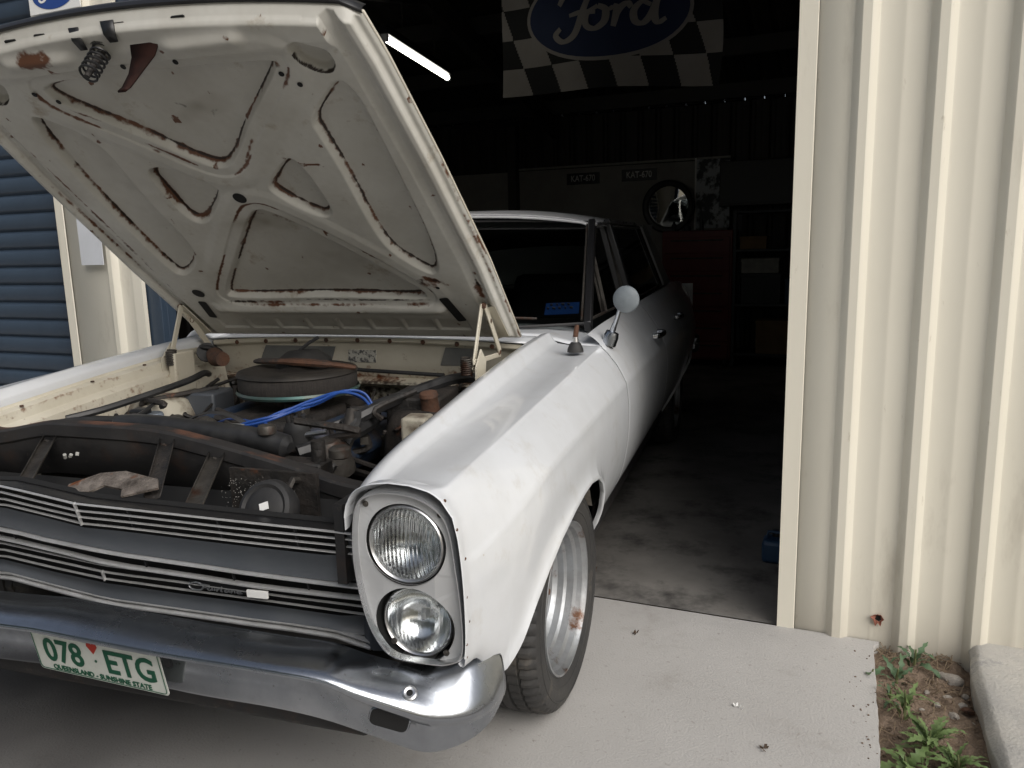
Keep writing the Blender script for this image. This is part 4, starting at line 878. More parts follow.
blob(rust, (.40, .32), .035, .03, .95); blob(dark, (.385, .33), .02, .02, .8); blob(rust, (.30, .36), .06, .008, .85, -.85); blob(dark, (.15, .55), .10, .007, .8, -.85); blob(rust, (.545, .27), .014, .05, 1.0); blob(dark, (.548, .30), .008, .03, .9)
blob(rust, (-.59, .60), .004, .40, .75); blob(rust, (.603, .5), .006, .5, .6); blob(rust, (-.54, .65), .005, .35, .85); blob(dark, (-.545, .5), .004, .3, .75)
blob(dirt, (.0, .60), .16, .05, .9); blob(rust, (.06, .60), .13, .018, .62, -.3); blob(dirt, (.05, 1.0), .10, .04, .8, .3); blob(dark, (.07, .985), .035, .012, .62, .5); blob(dark, (.0, 1.02), .03, .008, .6, -.4)
blob(dark, (-.30, .228), .10, .007, .85); blob(dark, (.0, .236), .14, .006, .72); blob(rust, (-.2, .225), .22, .009, .7); blob(dark, (-.25, .178), .09, .005, .7); blob(rust, (.33, .215), .05, .010, .9)
blob(dirt, (.2, .10), .6, .05, .55); blob(dirt, (-.3, .8), .2, .3, .42); blob(rust, (.42, .335), .05, .016, 1.0, -.5); blob(dark, (.43, .33), .03, .008, .95, -.5); blob(rust, (-.05, .215), .3, .006, .85); blob(dark, (.2, .232), .2, .004, .9); blob(rust, (.34, 1.12), .012, .012, 1.1); blob(dark, (.335, 1.115), .008, .008, 1); blob(dirt, (.2, .42), .25, .12, .5)
np.maximum(dirt, .33*N1+.12*N3, out=dirt); np.maximum(rust, .95*(N2 > .93)*N3, out=rust); np.maximum(rust, .8*smoothstep(N1, .6, .8)*np.exp(-(e/.006)**2), out=rust)
pts = (BP0[None, None]+ss[..., None]*np.array((1, 0, 0))+tt[..., None]*BT_-H[..., None]*BN)
bonnet = empty('bonnet'); bonnet.parent = car
bu = MB().grid(pts).build('inner_panel', M['bonnetu'], bonnet, smooth=0)
bu.data.polygons.foreach_set('use_smooth', [True]*len(bu.data.polygons))
fattr(bu, 'rust', rust); fattr(bu, 'dark', dark); fattr(bu, 'dirt', dirt)
ii = np.unique(np.linspace(0, nt_-1, 34).astype(int)); jj = np.unique(np.linspace(0, ns_-1, 34).astype(int))
oc = 1-np.abs(a[0, jj])**3
outer = [[BP0+np.array((ss[i, j], 0, 0))+BT_*tt[i, j]+BN*(.002+.022*oc[q]*(.4+.6*math.sin(PI*min(1, i/nt_*.9+.1)))) for q, j in enumerate(jj)] for i in ii]
MB().grid(outer, flip=True).build('outer_skin', M['paint'], bonnet, smooth=40)
rim = [(ss[i, j], tt[i, j]) for i, j in [(0, j) for j in jj]+[(i, ns_-1) for i in ii[1:]]+[(nt_-1, j) for j in jj[::-1][1:]]+[(i, 0) for i in ii[::-1][1:]]]
MB().grid([[bq(x, t, .003) for x, t in rim], [bq(x, t, -.004) for x, t in rim]]).build('hem', M['cream'], bonnet, smooth=40, solid=.003)
fr_ = [(ss[nt_-1, j], tt[nt_-1, j]) for j in jj]
MB().grid([[bq(x, t+.001, .007) for x, t in fr_], [bq(x, t+.006, .004) for x, t in fr_], [bq(x, t+.007, -.006) for x, t in fr_], [bq(x, t+.001, -.02) for x, t in fr_]]).build('front_moulding', M['blackpaint'], bonnet, smooth=40, solid=.002)
for c, d, r in HOLES:            # punched holes and slots, seen as dark openings with a turned edge
    m = (np.abs(ss-(c[0]+d[0])/2) < r*1.2) & (np.abs(tt-(c[1]+d[1])/2) < r*1.2); hh = H[m].max()+.0015
    L = math.hypot(d[0]-c[0], d[1]-c[1]); th = math.atan2(d[1]-c[1], d[0]-c[0]) if L else 0
    pl = rrect(L+2*r, 2*r, r*.98 if not L else r*.45, 7); pl = [(x*math.cos(th)-y*math.sin(th), x*math.sin(th)+y*math.cos(th)) for x, y in pl]; o3 = bq((c[0]+d[0])/2, (c[1]+d[1])/2, hh)
    hl = MB().prism(pl, o3, (1, 0, 0), tuple(BT_), tuple(-BN), .0008).build('panel_hole', M['dark'], bonnet, smooth=0)
# catch spring and safety lever
bs, bt = -.045, 1.212
MB().tube([bq(bs+.019*math.cos(k*.42), bt+.019*math.sin(k*.42), .030+.085*min(1, max(0, (k-8)/92))) for k in range(106)], .0028, 6).build('catch_spring', M['blackpaint'], bonnet)
MB().tube([bq(bs, bt, .03), bq(bs, bt, .07), bq(bs, bt, .122)], [.009, .009, .006], 10).build('catch_pin', M['block'], bonnet)
MB().tube([bq(bs, bt, .034), bq(bs, bt, .040)], .026, 20).build('spring_cup', M['blackpaint'], bonnet)
def strap(P, w, th, nm, mat, ax=(1, 0, 0)):
    mb = MB(); ax = np.array(ax, float); A = [[np.array(p)-ax*w[i]/2 for i, p in enumerate(P)], [np.array(p)+ax*w[i]/2 for i, p in enumerate(P)]]
    return mb.grid(A).build(nm, mat, bonnet, smooth=40, solid=th)
strap([bq(.075, 1.245, .028), bq(.072, 1.215, .040), bq(.066, 1.20, .060), bq(.055, 1.19, .10), bq(.045, 1.185, .135), bq(.042, 1.188, .15), bq(.062, 1.195, .152)], [.05, .075, .06, .032, .022, .02, .014], .004, 'safety_lever', pm('dark_rusty_lever', (.012, .006, .005), (.03, .011, .008), 12, .85, spec=.2))
strap([bq(-.09, 1.262, .022), bq(-.085, 1.245, .042), bq(-.078, 1.225, .05)], [.028, .026, .018], .003, 'catch_tab', M['blackpaint'])
strap([bq(.005, 1.268, .022), bq(.008, 1.25, .042), bq(.012, 1.235, .05)], [.034, .03, .02], .003, 'catch_tab', M['blackpaint'])
for x in (-.19, -.28, .03, .18): MB().prism(rrect(.034, .008, .0035, 3), bq(x, 1.258-.1*x*x, .0215), (1, 0, 0), BT_, -BN, .003).build('edge_slot', M['dark'], bonnet, smooth=0)
# hinges
for s_, px in ((1, .545), (-1, -.575)):
    hg = empty('bonnet_hinge'); hg.parent = car
    def hb_(P, w, nm): return MB().bar(P[0], P[1], w, .006, up=(1, 0, 0)).build(nm, M['cream'], hg, bevel=.002)
    y0, z0 = (1.16, 1.068) if s_ > 0 else (1.185, 1.062)
    hb_(((px, y0, z0), (px-s_*.004, y0-.085, .878)), .020, 'link')
    hb_(((px+s_*.008, y0+.01, z0-.006), (px+s_*.008, y0+.135, .905)), .024, 'link')
    hb_(((px+s_*.004, y0-.10, .905), (px+s_*.004, y0+.15, .895)), .016, 'link')
    MB().prism([(0, 0), (.07, .01), (.09, .10), (.05, .14), (0, .09)], (px+s_*.012, y0-.11, .80), (0, 1, 0), (0, 0, 1), (1, 0, 0), .004).build('hinge_plate', M['cream'], hg, smooth=0)
    hm = empty('hinge_spring'); hm.parent = hg
    MB().tube([(px+.03*math.sin(k*.0)-s_*(.02+.0006*k)*0+s_*-.02+.016*math.cos(k*.6), y0-.095+.0011*k*0+.016*math.sin(k*.6), .865+.0006*k) for k in range(90)], .003, 6).build('coil', M['dirtymetal'], hm)
    hm2 = MB()
    for yy, zz in ((y0, z0-.004), (y0+.05, z0-.055), (y0-.08, .885), (y0+.13, .905)):
        MB().lathe([(.0001, .006), (.008, .005), (.010, 0), (.010, -.004)], Matrix.Translation((px-s_*-.006, yy, zz)) @ Matrix.Rotation(s_*PI/2, 4, 'Y'), 8).build('bolt', M['rusty'], hg)
    fl_ = MB().prism([(.0, 0), (.17, 0), (.19, .05), (.02, .05)], bq(px+s_*.01-.025, .02, .029), tuple(BT_), (1, 0, 0), tuple(-BN), .004).build('hinge_leaf', M['cream'], hg, smooth=0)

# --- engine bay: aprons, bulkhead, radiator support, clutter
for s_ in (1, -1):
    ys = np.linspace(.42, 1.36, 40); A = []
    for y in ys:
        b_ = lerp_keys(BODY, y); x, z = b_[0], b_[1]
        A.append([(s_*(x-.004), y, z-.022), (s_*(x-.008), y, z-.030), (s_*(x-.028), y, z-.032), (s_*(x-.034), y, z-.036), (s_*(x-.040), y, z-.062), (s_*(x-.05), y, z-.066), (s_*(x-.064), y, z-.075), (s_*(x-.075), y, z-.15), (s_*(x-.10), y, z-.25), (s_*(x-.14), y, .48)])
    o = MB().grid(A).build('inner_apron', M['cream'], car, smooth=30)
    g = np.random.default_rng(5+int(s_)); q = np.array(A); zrel = np.linspace(0, 1, 10)[None]*np.ones((40, 1))
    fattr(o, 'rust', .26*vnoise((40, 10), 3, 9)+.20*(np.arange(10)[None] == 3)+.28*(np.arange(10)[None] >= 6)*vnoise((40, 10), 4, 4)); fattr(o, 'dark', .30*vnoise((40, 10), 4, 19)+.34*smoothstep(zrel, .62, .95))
    for y in (.55, .80, 1.02): MB().lathe([(.0001, .004), (.005, .004), (.006, 0)], Matrix.Translation((s_*.607, y, lerp_keys(BODY, y)[1]-.03)), 8).build('apron_bolt', M['rusty'], o)
    # suspension tower
    MB().lathe([(.001, .80), (.06, .80), (.085, .785), (.105, .74), (.12, .55)], Matrix.Translation((s_*.45, .90, 0)), 24).build('suspension_tower', M['towerp'] if s_ < 0 else M['block'], car, smooth=40)
bk = [(.0, .0, .0)]
xs = np.linspace(-.605, .605, 50); prof = [(1.372, .938), (1.372, .924), (1.376, .919), (1.388, .917), (1.392, .910), (1.405, .85), (1.42, .795), (1.43, .785), (1.39, .775), (1.385, .768), (1.46, .74), (1.47, .50)]
o = MB().grid([[(x, y-.0*abs(x), z-.02*(x/.6)**2*(j < 5)) for j, (y, z) in enumerate(prof)] for x in xs]).build('bulkhead', M['cream'], car, smooth=30)
jn = np.arange(12)[None]; r0 = vnoise((50, 12), 4, 31); fattr(o, 'rust', .34*((jn >= 6) & (jn <= 8))*(.5+r0)+.24*r0*(jn > 2)); fattr(o, 'dark', .40*((jn >= 8))*(.6+r0)+.3*(jn == 3)*vnoise((50, 12), 2, 33)+.25*vnoise((50, 12), 3, 35))
def bkq(x, t): return (x, 1.3915+.0285*t-.0022, .908-.113*t)
def bpatch(name, pts, mat):
    MB().add([bkq(*p) for p in pts], [tuple(range(len(pts)))]).build(name, mat, o, smooth=0, solid=.003)
bpatch('sound_patch', [(-.39, .08), (-.10, .08), (-.13, .62), (-.43, .62)], M['patch']); bpatch('sound_patch', [(.325, .05), (.44, .08), (.415, .62), (.297, .62)], M['patch']); bpatch('foil_sticker', [(-.05, .18), (.06, .18), (.05, .58), (-.06, .58)], M['sticker'])
for k in range(9): MB().lathe([(.0001, .003), (.007, .003), (.009, 0)], Matrix.Translation((-.5+.125*k, 1.371, .925-.02*((-.5+.125*k)/.6)**2)) @ Matrix.Rotation(PI/2, 4, 'X'), 7).build('clip', M['rusty'], o)
# radiator support
RT = [(-.60, .42, .80), (-.538, .42, .797), (-.398, .42, .823), (-.299, .42, .827), (-.052, .42, .824), (.091, .42, .804), (.228, .42, .778), (.359, .42, .75), (.46, .41, .730), (.60, .38, .725)]
A = []
for p in smooth_path(RT, 5):
    p = np.array(p); A.append([p+(0, .045, -.03), p+(0, .040, -.004), p+(0, .034, .001), p+(0, .004, .0), p+(0, -.002, -.004), p+(0, -.004, -.03), p+(0, .001, -.036), p+(0, .0, -.13)])
rs = MB().grid(A).build('radiator_support', M['black'], car, smooth=35, solid=.003)
A2 = np.array(A); MB().grid(A2[:, 1:5]+np.array((0, 0, .0015))).build('rust_top_edge', pm('rust_stained_black', (.016, .014, .013), (.11, .045, .024), 13, .8, thr=(.48, .68), bump=.2, stretch=(.5, 1, 1)), rs, smooth=35)
MB().box((-.05, .50, .57), (.86, .06, .36)).build('radiator_core', M['block'], car, bevel=.006)
mb = MB(); mb.tube(smooth_path([(-.26, .52, .80), (-.15, .52, .806), (.05, .52, .797), (.20, .52, .785), (.27, .52, .772)], 5), [.014]+[.03]*19+[.014], 14); mb.build('radiator_tank', M['hose'], car)
MB().lathe([(.001, .02), (.02, .02), (.023, .012), (.023, 0)], Matrix.Translation((.215, .51, .808)), 16).build('radiator_cap', M['dirtymetal'], car)
A = [[(x, .41-.15*t, .69-.08*math.sin(t*PI/2)) for t in np.linspace(0, 1, 6)] for x in np.linspace(-.62, .62, 12)]
MB().grid(A).build('front_splash_tray', M['dark'], car, smooth=40)
for s_ in (1, -1): MB().box((s_*.60, .30, .69), (.02, .26, .16)).build('headlamp_panel', M['black'], car)
def brace(a_, b_, w, nm, mat):
    a_, b_ = np.array(a_), np.array(b_); n = 7; A = []
    for i in range(n):
        t = i/(n-1); p = a_+(b_-a_)*t; A.append([p+(-w/2, .004, .006), p+(-w/2, 0, -.002), p+(-w*.3, -.004, -.006), p+(w*.3, -.004, -.006), p+(w/2, 0, -.002), p+(w/2, .004, .006)])
    o_ = MB().grid(A).build(nm, mat, car, smooth=40, solid=.003)
    MB().lathe([(.0001, .005), (.008, .0045), (.010, 0)], Matrix.Translation(a_+(0, -.008, -.012)) @ Matrix.Rotation(PI/2, 4, 'X'), 8).build('brace_bolt', M['dirtymetal'], o_)
brace((-.365, .412, .79), (-.23, .20, .725), .04, 'front_brace', M['dirtymetal']); brace((-.0, .412, .80), (.12, .22, .735), .042, 'front_brace', M['block']); brace((.14, .412, .775), (.235, .20, .715), .042, 'front_brace', M['dirtymetal'])
mb = MB(); pl = [(-.11, -.02), (-.06, .03), (.0, .045), (.10, .025), (.12, -.005), (.05, -.045), (.035, -.02), (-.02, -.012), (-.04, -.04), (-.10, -.045)]
mb.prism(pl, (.02, .225, .752), (1, 0, 0), (0, .8, .35), (0, -.35, .8), .006); mb.build('latch_plate', pm('corroded_alloy', (.27, .235, .205), (.06, .048, .04), 26, .7, metal=.4, bump=.5, spots=(RUST, 20, .56, .66)), car, smooth=0)
hn = empty('horn', (.385, .25, .715)); hn.parent = car; HM = Matrix.Rotation(R(62), 4, 'X')
MB().lathe([(.001, .018), (.03, .020), (.045, .012), (.052, .016), (.060, .012), (.066, -.004), (.06, -.03), (.001, -.035)], HM, 36).build('horn_body', M['rubber'], hn)
v = HM @ Vector((.006, .004, .022)); MB().box(v, (.020, .016, .002), HM.to_3x3() @ Matrix.Rotation(.4, 3, 'Z')).build('horn_sticker', M['white'], hn, smooth=0)
MB().tube([(.40, .30, .735), (.405, .32, .76), (.41, .39, .74)], .008, 6).build('horn_bracket', M['dirtymetal'], car)
g = np.random.default_rng(77)
mb = MB()
for k in range(260):
    x, y = g.uniform(.24, .40), g.uniform(.30, .36); sz = g.uniform(.0005, .0013); mb.box((x, y-.02, g.uniform(.69, .755)), (sz, sz, sz))
tag(mb.build('insect_specks', M['box2'], car, smooth=0), kind='stuff')
MB().box((.34, .345, .715), (.22, .012, .11)).build('condenser', M['block'], car)
mb = MB()
for k in range(3): mb.tube([(-.232+.016*k+g.uniform(-.004, .004), .335, .766+.004*k), (-.229+.016*k, .33+.004*k, .776+.006*(k == 2))], .0042, 7)
mb.build('wiring_plug', M['box2'], car)
# engine
en = empty('engine'); en.parent = car
MB().box((0, .98, .55), (.34, .66, .34)).build('block', M['block'], en, bevel=.02)
MB().box((0, .95, .735), (.28, .42, .08)).build('inlet_manifold', M['block'], en, bevel=.02)
for s_ in (1, -1):
    MB().box((s_*.235, .98, .70), (.15, .52, .09), Matrix.Rotation(s_*R(35), 3, 'Y')).build('rocker_cover', pm('dull_blue_engine_paint', (.022, .04, .075), (.04, .032, .028), 9, .45, .7, thr=(.4, .6), bump=.2), en, bevel=.02)
AM = Matrix.Translation((0, .99, 0))
MB().lathe([(.001, .893), (.03, .893), (.05, .885), (.10, .885), (.115, .890), (.160, .889), (.178, .884), (.182, .876), (.176, .872)], AM, 56).build('air_cleaner_lid', pm('dusty_dark_lid', (.018, .017, .016), (.042, .036, .03), 9, .5, .7, metal=.3, bump=.15), en, smooth=50)
MB().lathe([(.176, .874), (.178, .870), (.178, .832), (.176, .829)], AM, 56).build('air_filter', pm('dark_filter_mesh', (.020, .018, .017), (.045, .038, .033), 90, .8, stretch=(3, 3, .3), bump=.6), en)
MB().lathe([(.182, .831), (.186, .824), (.182, .817), (.15, .812), (.09, .80)], AM, 56).build('air_cleaner_base', pm('teal_rim', (.05, .13, .12), (.09, .10, .085), 7, .4, metal=.4), en, smooth=50)
MB().lathe([(.075, .80), (.07, .76)], AM, 32).build('carburettor', M['dirtymetal'], en)
for k in range(3): MB().box((.03+.03*k, .90-.02*k, .775), (.03, .04, .05)).build('carburettor_body', M['dirtymetal'], en, bevel=.005)
mb = MB(); mb.tube(smooth_path([(-.15, .99, .905), (-.05, .97, .91), (.05, .975, .907), (.13, .99, .90), (.185, 1.02, .888)], 6), [.010]+[.016]*8+[.02]*8+[.014]*7+[.008], 8, flat=.6); mb.build('rusty_strap', M['rusty'], en)
MB().tube([(-.05, 1.05, .915), (.0, 1.06, .955), (.03, 1.07, .972)], .006, 6).build('wire_stub', M['rubber'], en)
mb = MB(); n = 20
mb.lathe([(.001, .05), (.05, .045), (.085, .02), (.09, .0)], Matrix.Translation((-.02, 1.06, .885)), 14); mb.build('cloth_heap', M['rubber'], en)
def lead(P, r=.0037, mat=M['bluelead'], nm='ignition_lead', par=en): return MB().tube(smooth_path(P, 7), r, 7).build(nm, mat, par)
for k in range(4):
    d = .009*k; e2 = .009*math.sin(k*2.1)
    lead([(.055+d, .56+d, .800), (.13, .57+d*.6, .812+e2), (.19, .60+d, .828+d*.4), (.235+d*.3, .70-d*.4, .850-e2), (.27, .80-d, .861), (.315, .83-d*.8, .842+e2), (.35+d*.4, .82-d, .80)])
lead([(-.16, .60, .792), (-.06, .58, .800), (.03, .565, .804), (.10, .56, .806)]); lead([(.16, .58, .815), (.20, .565, .80), (.21, .55, .765)]); lead([(.12, .60, .81), (.0, .66, .80), (-.1, .72, .77)])
MB().box((.085, .563, .806), (.05, .016, .014), Matrix.Rotation(.2, 3, 'Z')).build('lead_clip', M['patch'], en, bevel=.003)
for P_, r_, h_, nm_ in (((.215, .64, .765), .034, .05, 'distributor_cap'), ((.335, .60, .72), .05, .06, 'alternator'), ((-.12, .70, .74), .04, .05, 'water_pump'), ((-.25, .74, .72), .045, .06, 'steering_pump'), ((.09, .68, .745), .028, .05, 'thermostat_housing')):
    MB().lathe([(.001, h_), (r_*.5, h_), (r_*.8, h_*.75), (r_, h_*.5), (r_, 0), (r_*1.1, -.01), (r_*1.1, -.03)], Matrix.Translation(P_) @ Matrix.Rotation(.25, 4, 'X'), 20).build(nm_, M['rubber'] if 'cap' in nm_ else M['dirtymetal'], en)
for k in range(6):
    a_ = k*PI/3; MB().tube([(.215+.02*math.cos(a_), .64+.02*math.sin(a_), .80), (.215+.022*math.cos(a_), .635+.022*math.sin(a_), .826)], .006, 8).build('cap_tower', M['rubber'], en)
MB().lathe([(.17, -.012), (.175, 0), (.17, .012)], Matrix.Translation((0, .60, .66)) @ Matrix.Rotation(PI/2, 4, 'X'), 40).build('fan_shroud', M['rubber'], en)
for k in range(5): MB().box((.09*math.cos(k*1.257), .60, .66+.09*math.sin(k*1.257)), (.13, .012, .045), Matrix.Rotation(-k*1.257, 3, 'Y')).build('fan_blade', M['dirtymetal'], en, bevel=.003)
HO = [([(.30, .72, .78), (.36, .80, .815), (.41, .95, .835), (.47, 1.12, .845), (.52, 1.28, .82)], .017), ([(-.53, .62, .785), (-.47, .72, .80), (-.40, .95, .835), (-.44, 1.1, .84), (-.50, 1.2, .82)], .011), ([(-.55, .50, .76), (-.45, .55, .785), (-.32, .58, .787), (-.2, .60, .78)], .022),
      ([(-.30, .70, .765), (-.22, .66, .775), (-.1, .62, .77), (.1, .6, .76)], .016), ([(.27, .55, .75), (.33, .62, .765), (.34, .75, .77), (.30, .9, .76)], .02), ([(.36, .62, .76), (.36, .68, .80), (.36, .69, .83)], .015), ([(.10, .70, .74), (.22, .75, .765), (.34, .92, .80), (.40, 1.15, .80)], .008), ([(-.3, 1.25, .82), (-.1, 1.30, .835), (.1, 1.3, .83), (.35, 1.31, .82)], .007), ([(-.5, .95, .78), (-.38, .80, .80), (-.33, .66, .79), (-.36, .55, .79)], .006), ([(-.5, 1.27, .85), (-.46, 1.22, .90), (-.50, 1.18, .92), (-.54, 1.25, .90)], .008)]
for P, r in HO: lead(P, r, M['hose'], 'hose', car)
mb = MB(); mb.tube([(.34, .62, .70), (.345, .66, .76), (.35, .69, .835)], [.018, .018, .016], 12); mb.build('filler_neck', M['dirtymetal'], car)
MB().lathe([(.001, .016), (.018, .016), (.026, .010), (.026, -.008), (.02, -.012)], Matrix.Translation((.435, .47, .782)), 18).build('small_cap', M['dirtymetal'], car)
MB().tube([(.36, .50, .74), (.36, .50, .80)], .017, 14).build('sensor', M['block'], car)
MB().tube([(.20, .62, .77), (.30, .64, .785)], .007, 8).build('bright_rod', M['trim'], en)
for P, d, m_, nm in (((.50, .76, .762), (.07, .075, .095), 'towerp', 'voltage_box'), ((-.345, 1.0, .765), (.11, .12, .08), 'gpanel', 'heater_box'), ((-.44, .64, .755), (.18, .14, .05), 'block', 'battery_tray'), ((-.37, .73, .775), (.05, .045, .05), 'blackpaint', 'relay'), ((.42, .98, .77), (.16, .2, .12), 'block', 'exhaust_side_box')):
    MB().box(P, d, Matrix.Rotation(.1, 3, 'Z')).build(nm, M[m_], car, bevel=.008)
MB().lathe([(.001, .05), (.012, .05), (.024, .045), (.027, .036), (.024, .03), (.026, 0), (.03, -.03), (.02, -.05)], Matrix.Translation((.485, .88, .805)) @ Matrix.Rotation(.2, 4, 'X'), 16).build('brake_master', M['rusty'], car)
MB().lathe([(.001, .006), (.03, .006), (.034, 0), (.034, -.01)], Matrix.Translation((-.345, .745, .778)), 20).build('filler_cap', pm('faded_blue_cap', (.28, .33, .40), (.16, .18, .2), 30, .4, metal=.3), car)
MB().tube([(-.47, 1.20, .89), (-.43, 1.16, .885), (-.38, 1.13, .885)], [.026, .03, .024], 14).build('rusty_can', M['rusty'], car)
MB().tube([(-.50, 1.2, .895), (-.49, 1.19, .90)], .034, 14).build('rubber_boot', M['rubber'], car)
MB().box((-.55, 1.13, .84), (.03, .10, .14)).build('hinge_bracket', M['cream'], car, bevel=.006)
mb = MB()
for k in range(120):
    a_ = np.array((g.uniform(-.5, .5), g.uniform(.58, 1.32), g.uniform(.68, .80)));
    if abs(a_[0]) < .2 and a_[1] > .8: a_[2] -= .06
    mb.tube(smooth_path([a_, a_+g.normal(0, .05, 3)*(1, 1, .4), a_+g.normal(0, .09, 3)*(1, 1, .35)], 4), g.uniform(.003, .011), 6)
tag(mb.build('wiring_and_pipes', M['block'], car, smooth=50), kind='stuff')
mb = MB()
for k in range(24):
    p = (g.uniform(-.45, .45), g.uniform(.62, 1.3), g.uniform(.66, .75)); mb.box(p, g.uniform(.02, .06, 3), Matrix.Rotation(g.uniform(0, 3), 3, 'Z'))
tag(mb.build('engine_fittings', M['dirtymetal'], car, smooth=0), kind='stuff')
MB().box((0, .92, .40), (1.15, 1.0, .03)).build('undertray', M['dark'], car)

# ================================================================== weeds, stones, litter
def lobed_leaf(L, w, lobes, curl, g):
    """a lobed leaf in local coordinates: along +x, two rows either side of a midrib"""
    n = lobes*6+1; mid = []; le = []; ri = []
    for i in range(n):
        t = i/(n-1); x = L*t; z = curl*L*(t-1.35*t*t); env = math.sin(PI*min(1, t*.93+.05))**.7
        ww = w*env*(.42+.58*abs(math.sin(t*lobes*PI)))*(1.1-.2*t)
        mid.append((x, 0, z)); le.append((x+.10*L/lobes*math.sin(t*lobes*2*PI), ww, z+.25*ww)); ri.append((x+.10*L/lobes*math.sin(t*lobes*2*PI), -ww*(.9+.2*g.random()), z+.2*ww))
    return [le, mid, ri]
def weed(u, v, n, L, w, lobes, mat, label, seed, up=.5, stem=0):
    g = np.random.default_rng(seed); t = empty('weed', sp(u, v, -.042), SR+g.uniform(0, 6), label, 'weed')
    for k in range(n):
        l_ = L*g.uniform(.55, 1.1); A = np.array(lobed_leaf(l_, w*l_/L*g.uniform(.8, 1.2), lobes, up*g.uniform(.6, 1.5), g))
        a_ = k*2.4+g.uniform(-.4, .4); el = g.uniform(.15, .9)*(1 if k < n*.6 else 1.3)
        rot = np.array(Matrix.Rotation(a_, 3, 'Z') @ Matrix.Rotation(-el, 3, 'Y') @ Matrix.Rotation(g.uniform(-.5, .5), 3, 'X'))
        base = np.array((0, 0, stem*k/n)); B = A @ rot.T+base+.01*np.array((math.cos(a_), math.sin(a_), 0)); 
        MB().grid(B).build('leaf', mat, t, smooth=60)
    MB().tube([(0, 0, -.03), (.003, .002, stem*.5+.01), (.0, .004, stem+.02)], [.005, .004, .002], 6).build('stem', M['stem'], t)
weed(.402, -.49, 34, .085, .011, 5, M['leaf'], 'largest bright green thistle weed at the bottom edge of the photo', 1, .5, .05)
weed(.345, -.58, 10, .085, .018, 4, M['leaf'], 'broad leaved green weed against the driveway slab edge', 2, .6, .02)
weed(.352, -.36, 13, .075, .010, 4, M['leaf'], 'upright light green weed in the middle of the soil strip', 3, .9, .07)
weed(.455, -.55, 26, .07, .008, 5, M['leaf'], 'fine leaved green weed at right of the thistle clump', 4, .6, .03)
weed(.392, -.075, 9, .07, .010, 3, M['leaf2'], 'grey green weed at the foot of the cream wall', 5, .8, .05)
weed(.345, -.17, 8, .065, .011, 3, M['leaf2'], 'dull grey green weed beside the slab corner', 6, .6, .03)
weed(.276, -.195, 5, .045, .010, 2, M['leaf2'], 'smallest weed sprouting over the slab edge', 7, .8, .03)
weed(.325, -.28, 7, .06, .009, 3, M['leaf2'], 'low sparse weed between the slab corner and the upright weed', 8, .6, .02)
def stone(u, v, r, sd, label, group=None, mat=M['stone'], z=-.03):
    g = np.random.default_rng(sd); bm = bmesh.new(); bmesh.ops.create_icosphere(bm, subdivisions=2, radius=r)
    ph = g.normal(0, 1, (5, 3))
    for q in bm.verts:
        d = q.co.normalized(); f = 1+.16*sum(math.sin(3*Vector(p).dot(d)+p[0]) for p in ph)/2
        q.co = Vector((d.x*1.25, d.y*.9, d.z*.7))*r*f
    me = bpy.data.meshes.new('stone'); bm.to_mesh(me); bm.free(); me.materials.append(mat)
    o = put(me, 'stone', None, loc=sp(u, v, z), rz=g.uniform(0, 6)); me.polygons.foreach_set('use_smooth', [True]*len(me.polygons)); me.set_sharp_from_angle(angle=R(30))
    return tag(o, label, 'stone', group)
stone(.488, -.115, .026, 1, 'largest pale angular stone on the soil near the footing'); stone(.462, -.10, .016, 2, 'pale stone touching the largest stone on its wall side')
for k, (u, v, r) in enumerate(((.475, -.30, .013), (.51, -.34, .016), (.50, -.40, .013), (.52, -.42, .012), (.47, -.21, .011), (.505, -.24, .012), (.44, -.26, .009), (.525, -.50, .013), (.49, -.48, .010), (.42, -.20, .008), (.515, -.19, .01), (.40, -.30, .007))):
    stone(u, v, r, 20+k, 'small grey stone lying on the brown soil strip', 'small stones on the soil', z=-.034)
stone(.512, -.27, .013, 50, 'reddish brick chip on the soil beside the footing', mat=M['rusty'])
g = np.random.default_rng(9); mb = MB()
for k in range(900):
    u, v = g.uniform(.29, .53), g.uniform(-1.2, 0); r = g.uniform(.0015, .0055)
    mb.box(sp(u, v, -.036+g.uniform(-.004, .004)), (r*1.6, r*1.2, r), Matrix.Rotation(g.uniform(0, 3), 3, 'Z') @ Matrix.Rotation(g.uniform(-.6, .6), 3, 'X'))
for k in range(55):
    u, v = .283-abs(g.normal(0, .03)), g.uniform(-1.0, -.02); r = g.uniform(.001, .003)
    mb.box(sp(u, v, r*.4), (r*1.6, r*1.2, r), Matrix.Rotation(g.uniform(0, 3), 3, 'Z'))
tag(mb.build('gravel', pm('soil_crumb', (.21, .16, .115), (.12, .085, .06), 40, .95), smooth=0), 'loose crumbs of soil and gravel on the strip by the wall', 'gravel', kind='stuff')
mb = MB()
for k in range(170):
    u, v = g.uniform(.28, .50), -.01-.55*g.random()**2.2; a_ = g.uniform(0, PI); L = g.uniform(.03, .08)
    mb.tube([sp(u, v, -.03+g.uniform(0, .012)), sp(u+L*.5*math.cos(a_), v+L*.5*math.sin(a_), -.022+g.uniform(0, .02)), sp(u+L*math.cos(a_), v+L*math.sin(a_), -.03)], .0011, 4)
tag(mb.build('dry_straw', pm('dry_straw_stalk', (.26, .20, .13), (.16, .11, .07), 30, .9), smooth=0), 'dry straw and stalks at the foot of the cream wall', 'straw', kind='stuff')
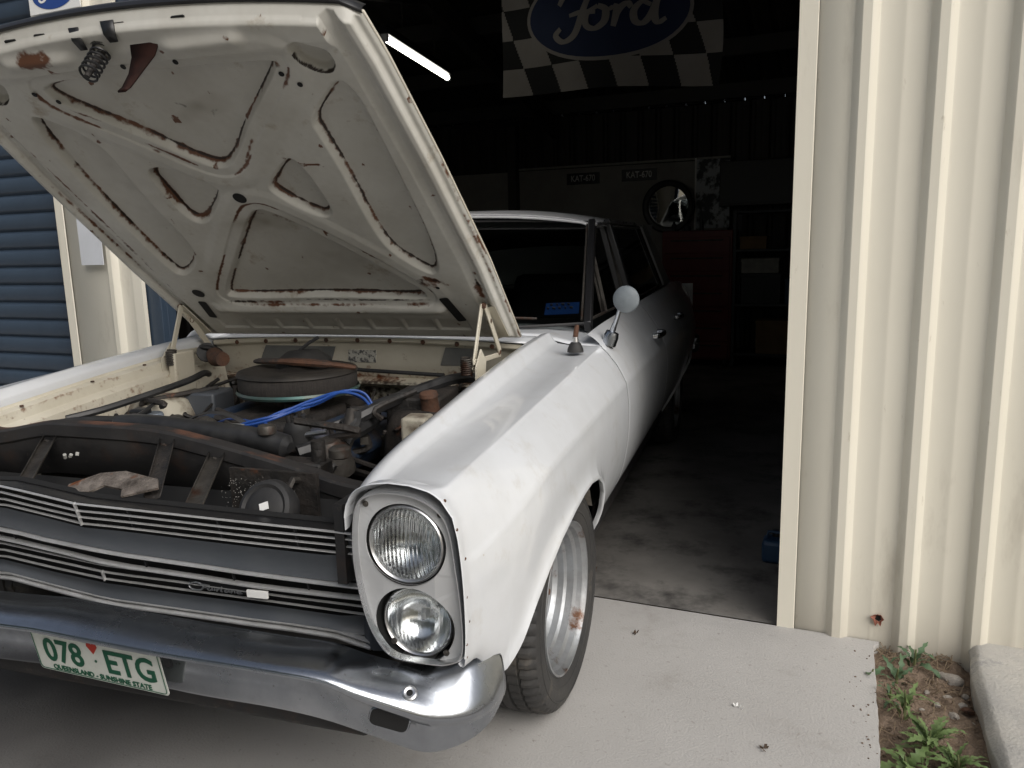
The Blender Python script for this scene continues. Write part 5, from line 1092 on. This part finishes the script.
def debris(u, v, s_, sd, label, mat=M['dryleaf']):
    g = np.random.default_rng(sd); mb = MB()
    for k in range(5):
        a_ = g.uniform(0, 6); c0 = np.array(sp(u, v, .0))+g.normal(0, s_*.3, 3)*(1, 1, 0); d = np.array((math.cos(a_), math.sin(a_), 0)); n_ = np.array((-d[1], d[0], 0)); L = s_*g.uniform(.5, 1); w = L*.35
        mb.add([c0+(0, 0, .002), c0+d*L*.5+n_*w+(0, 0, .008*g.random()+.004), c0+d*L+(0, 0, .006+.006*g.random()), c0+d*L*.5-n_*w+(0, 0, .003)], [(0, 1, 2, 3)])
    return tag(mb.build('leaf_litter', mat, smooth=0, solid=.001), label, 'litter')
debris(-.70, .17, .04, 1, 'crumpled dark leaf on the shed floor just inside the threshold'); debris(-.80, .42, .06, 2, 'dark scrap heap on the shed floor behind the front tyre'); debris(-.79, .30, .05, 3, 'dark litter beside the front tyre inside the doorway')
debris(-.06, -.52, .012, 4, 'tiny white paint fleck on the driveway slab', M['white']); debris(-.42, -.22, .014, 5, 'small brown leaf fragment on the driveway near the wheel'); debris(.02, -.68, .012, 6, 'small dark leaf scrap at the bottom of the driveway')

# ================================================================== trees added out of view to block low sky and darken reflections
def tree(u, v, h, r, sd, label):
    g = np.random.default_rng(sd); t = empty('sky_block_tree', sp(u, v, -.07), 0, label, 'tree', 'added trees blocking low sky')
    MB().tube(smooth_path([(0, 0, 0), (.15, .1, h*.3), (-.1, .2, h*.6), (.1, 0, h*.9)], 4), [.22-.015*k for k in range(13)], 9).build('sky_block_trunk', M['sky_block_bark'], t)
    mb = MB()
    for k in range(5):
        a_ = g.uniform(0, 6); mb.tube([(0, .1, h*.35+k*.1*h), (r*.5*math.cos(a_), r*.5*math.sin(a_), h*(.5+.1*k)), (r*.9*math.cos(a_), r*.9*math.sin(a_), h*(.55+.1*k))], [.09, .06, .02], 6)
    mb.build('sky_block_limb', M['sky_block_bark'], t)
    P = []; F = []
    for k in range(2600):
        d = g.normal(0, 1, 3); d /= np.linalg.norm(d); c0 = d*g.random()**.4*np.array((r, r, h*.36))+(0, 0, h*.66); a_ = g.normal(0, 1, 3); a_ /= np.linalg.norm(a_); b_ = np.cross(a_, g.normal(0, 1, 3)); b_ /= np.linalg.norm(b_)
        i = len(P); s_ = g.uniform(.12, .26); P += [c0-a_*s_, c0+b_*s_*.5, c0+a_*s_, c0-b_*s_*.5]; F.append((i, i+1, i+2, i+3))
    mb = MB(); mb.add(P, F); mb.build('crown', M['foliage'], t, smooth=0)
for k, (u, v, h, r, w) in enumerate(((-13, -10, 8, 3.2, 'leftmost'), (-8, -11, 9, 3.4, 'second from left'), (-3.5, -12, 8, 3.2, 'third from left'), (1, -11.5, 9, 3.2, 'fourth from left'), (5.5, -12.5, 8, 3, 'fifth from left'), (10, -12, 7, 3, 'rightmost'))): tree(u, v, h, r, k, 'leafy tree added out of view to block low sky, '+w+' of the row')
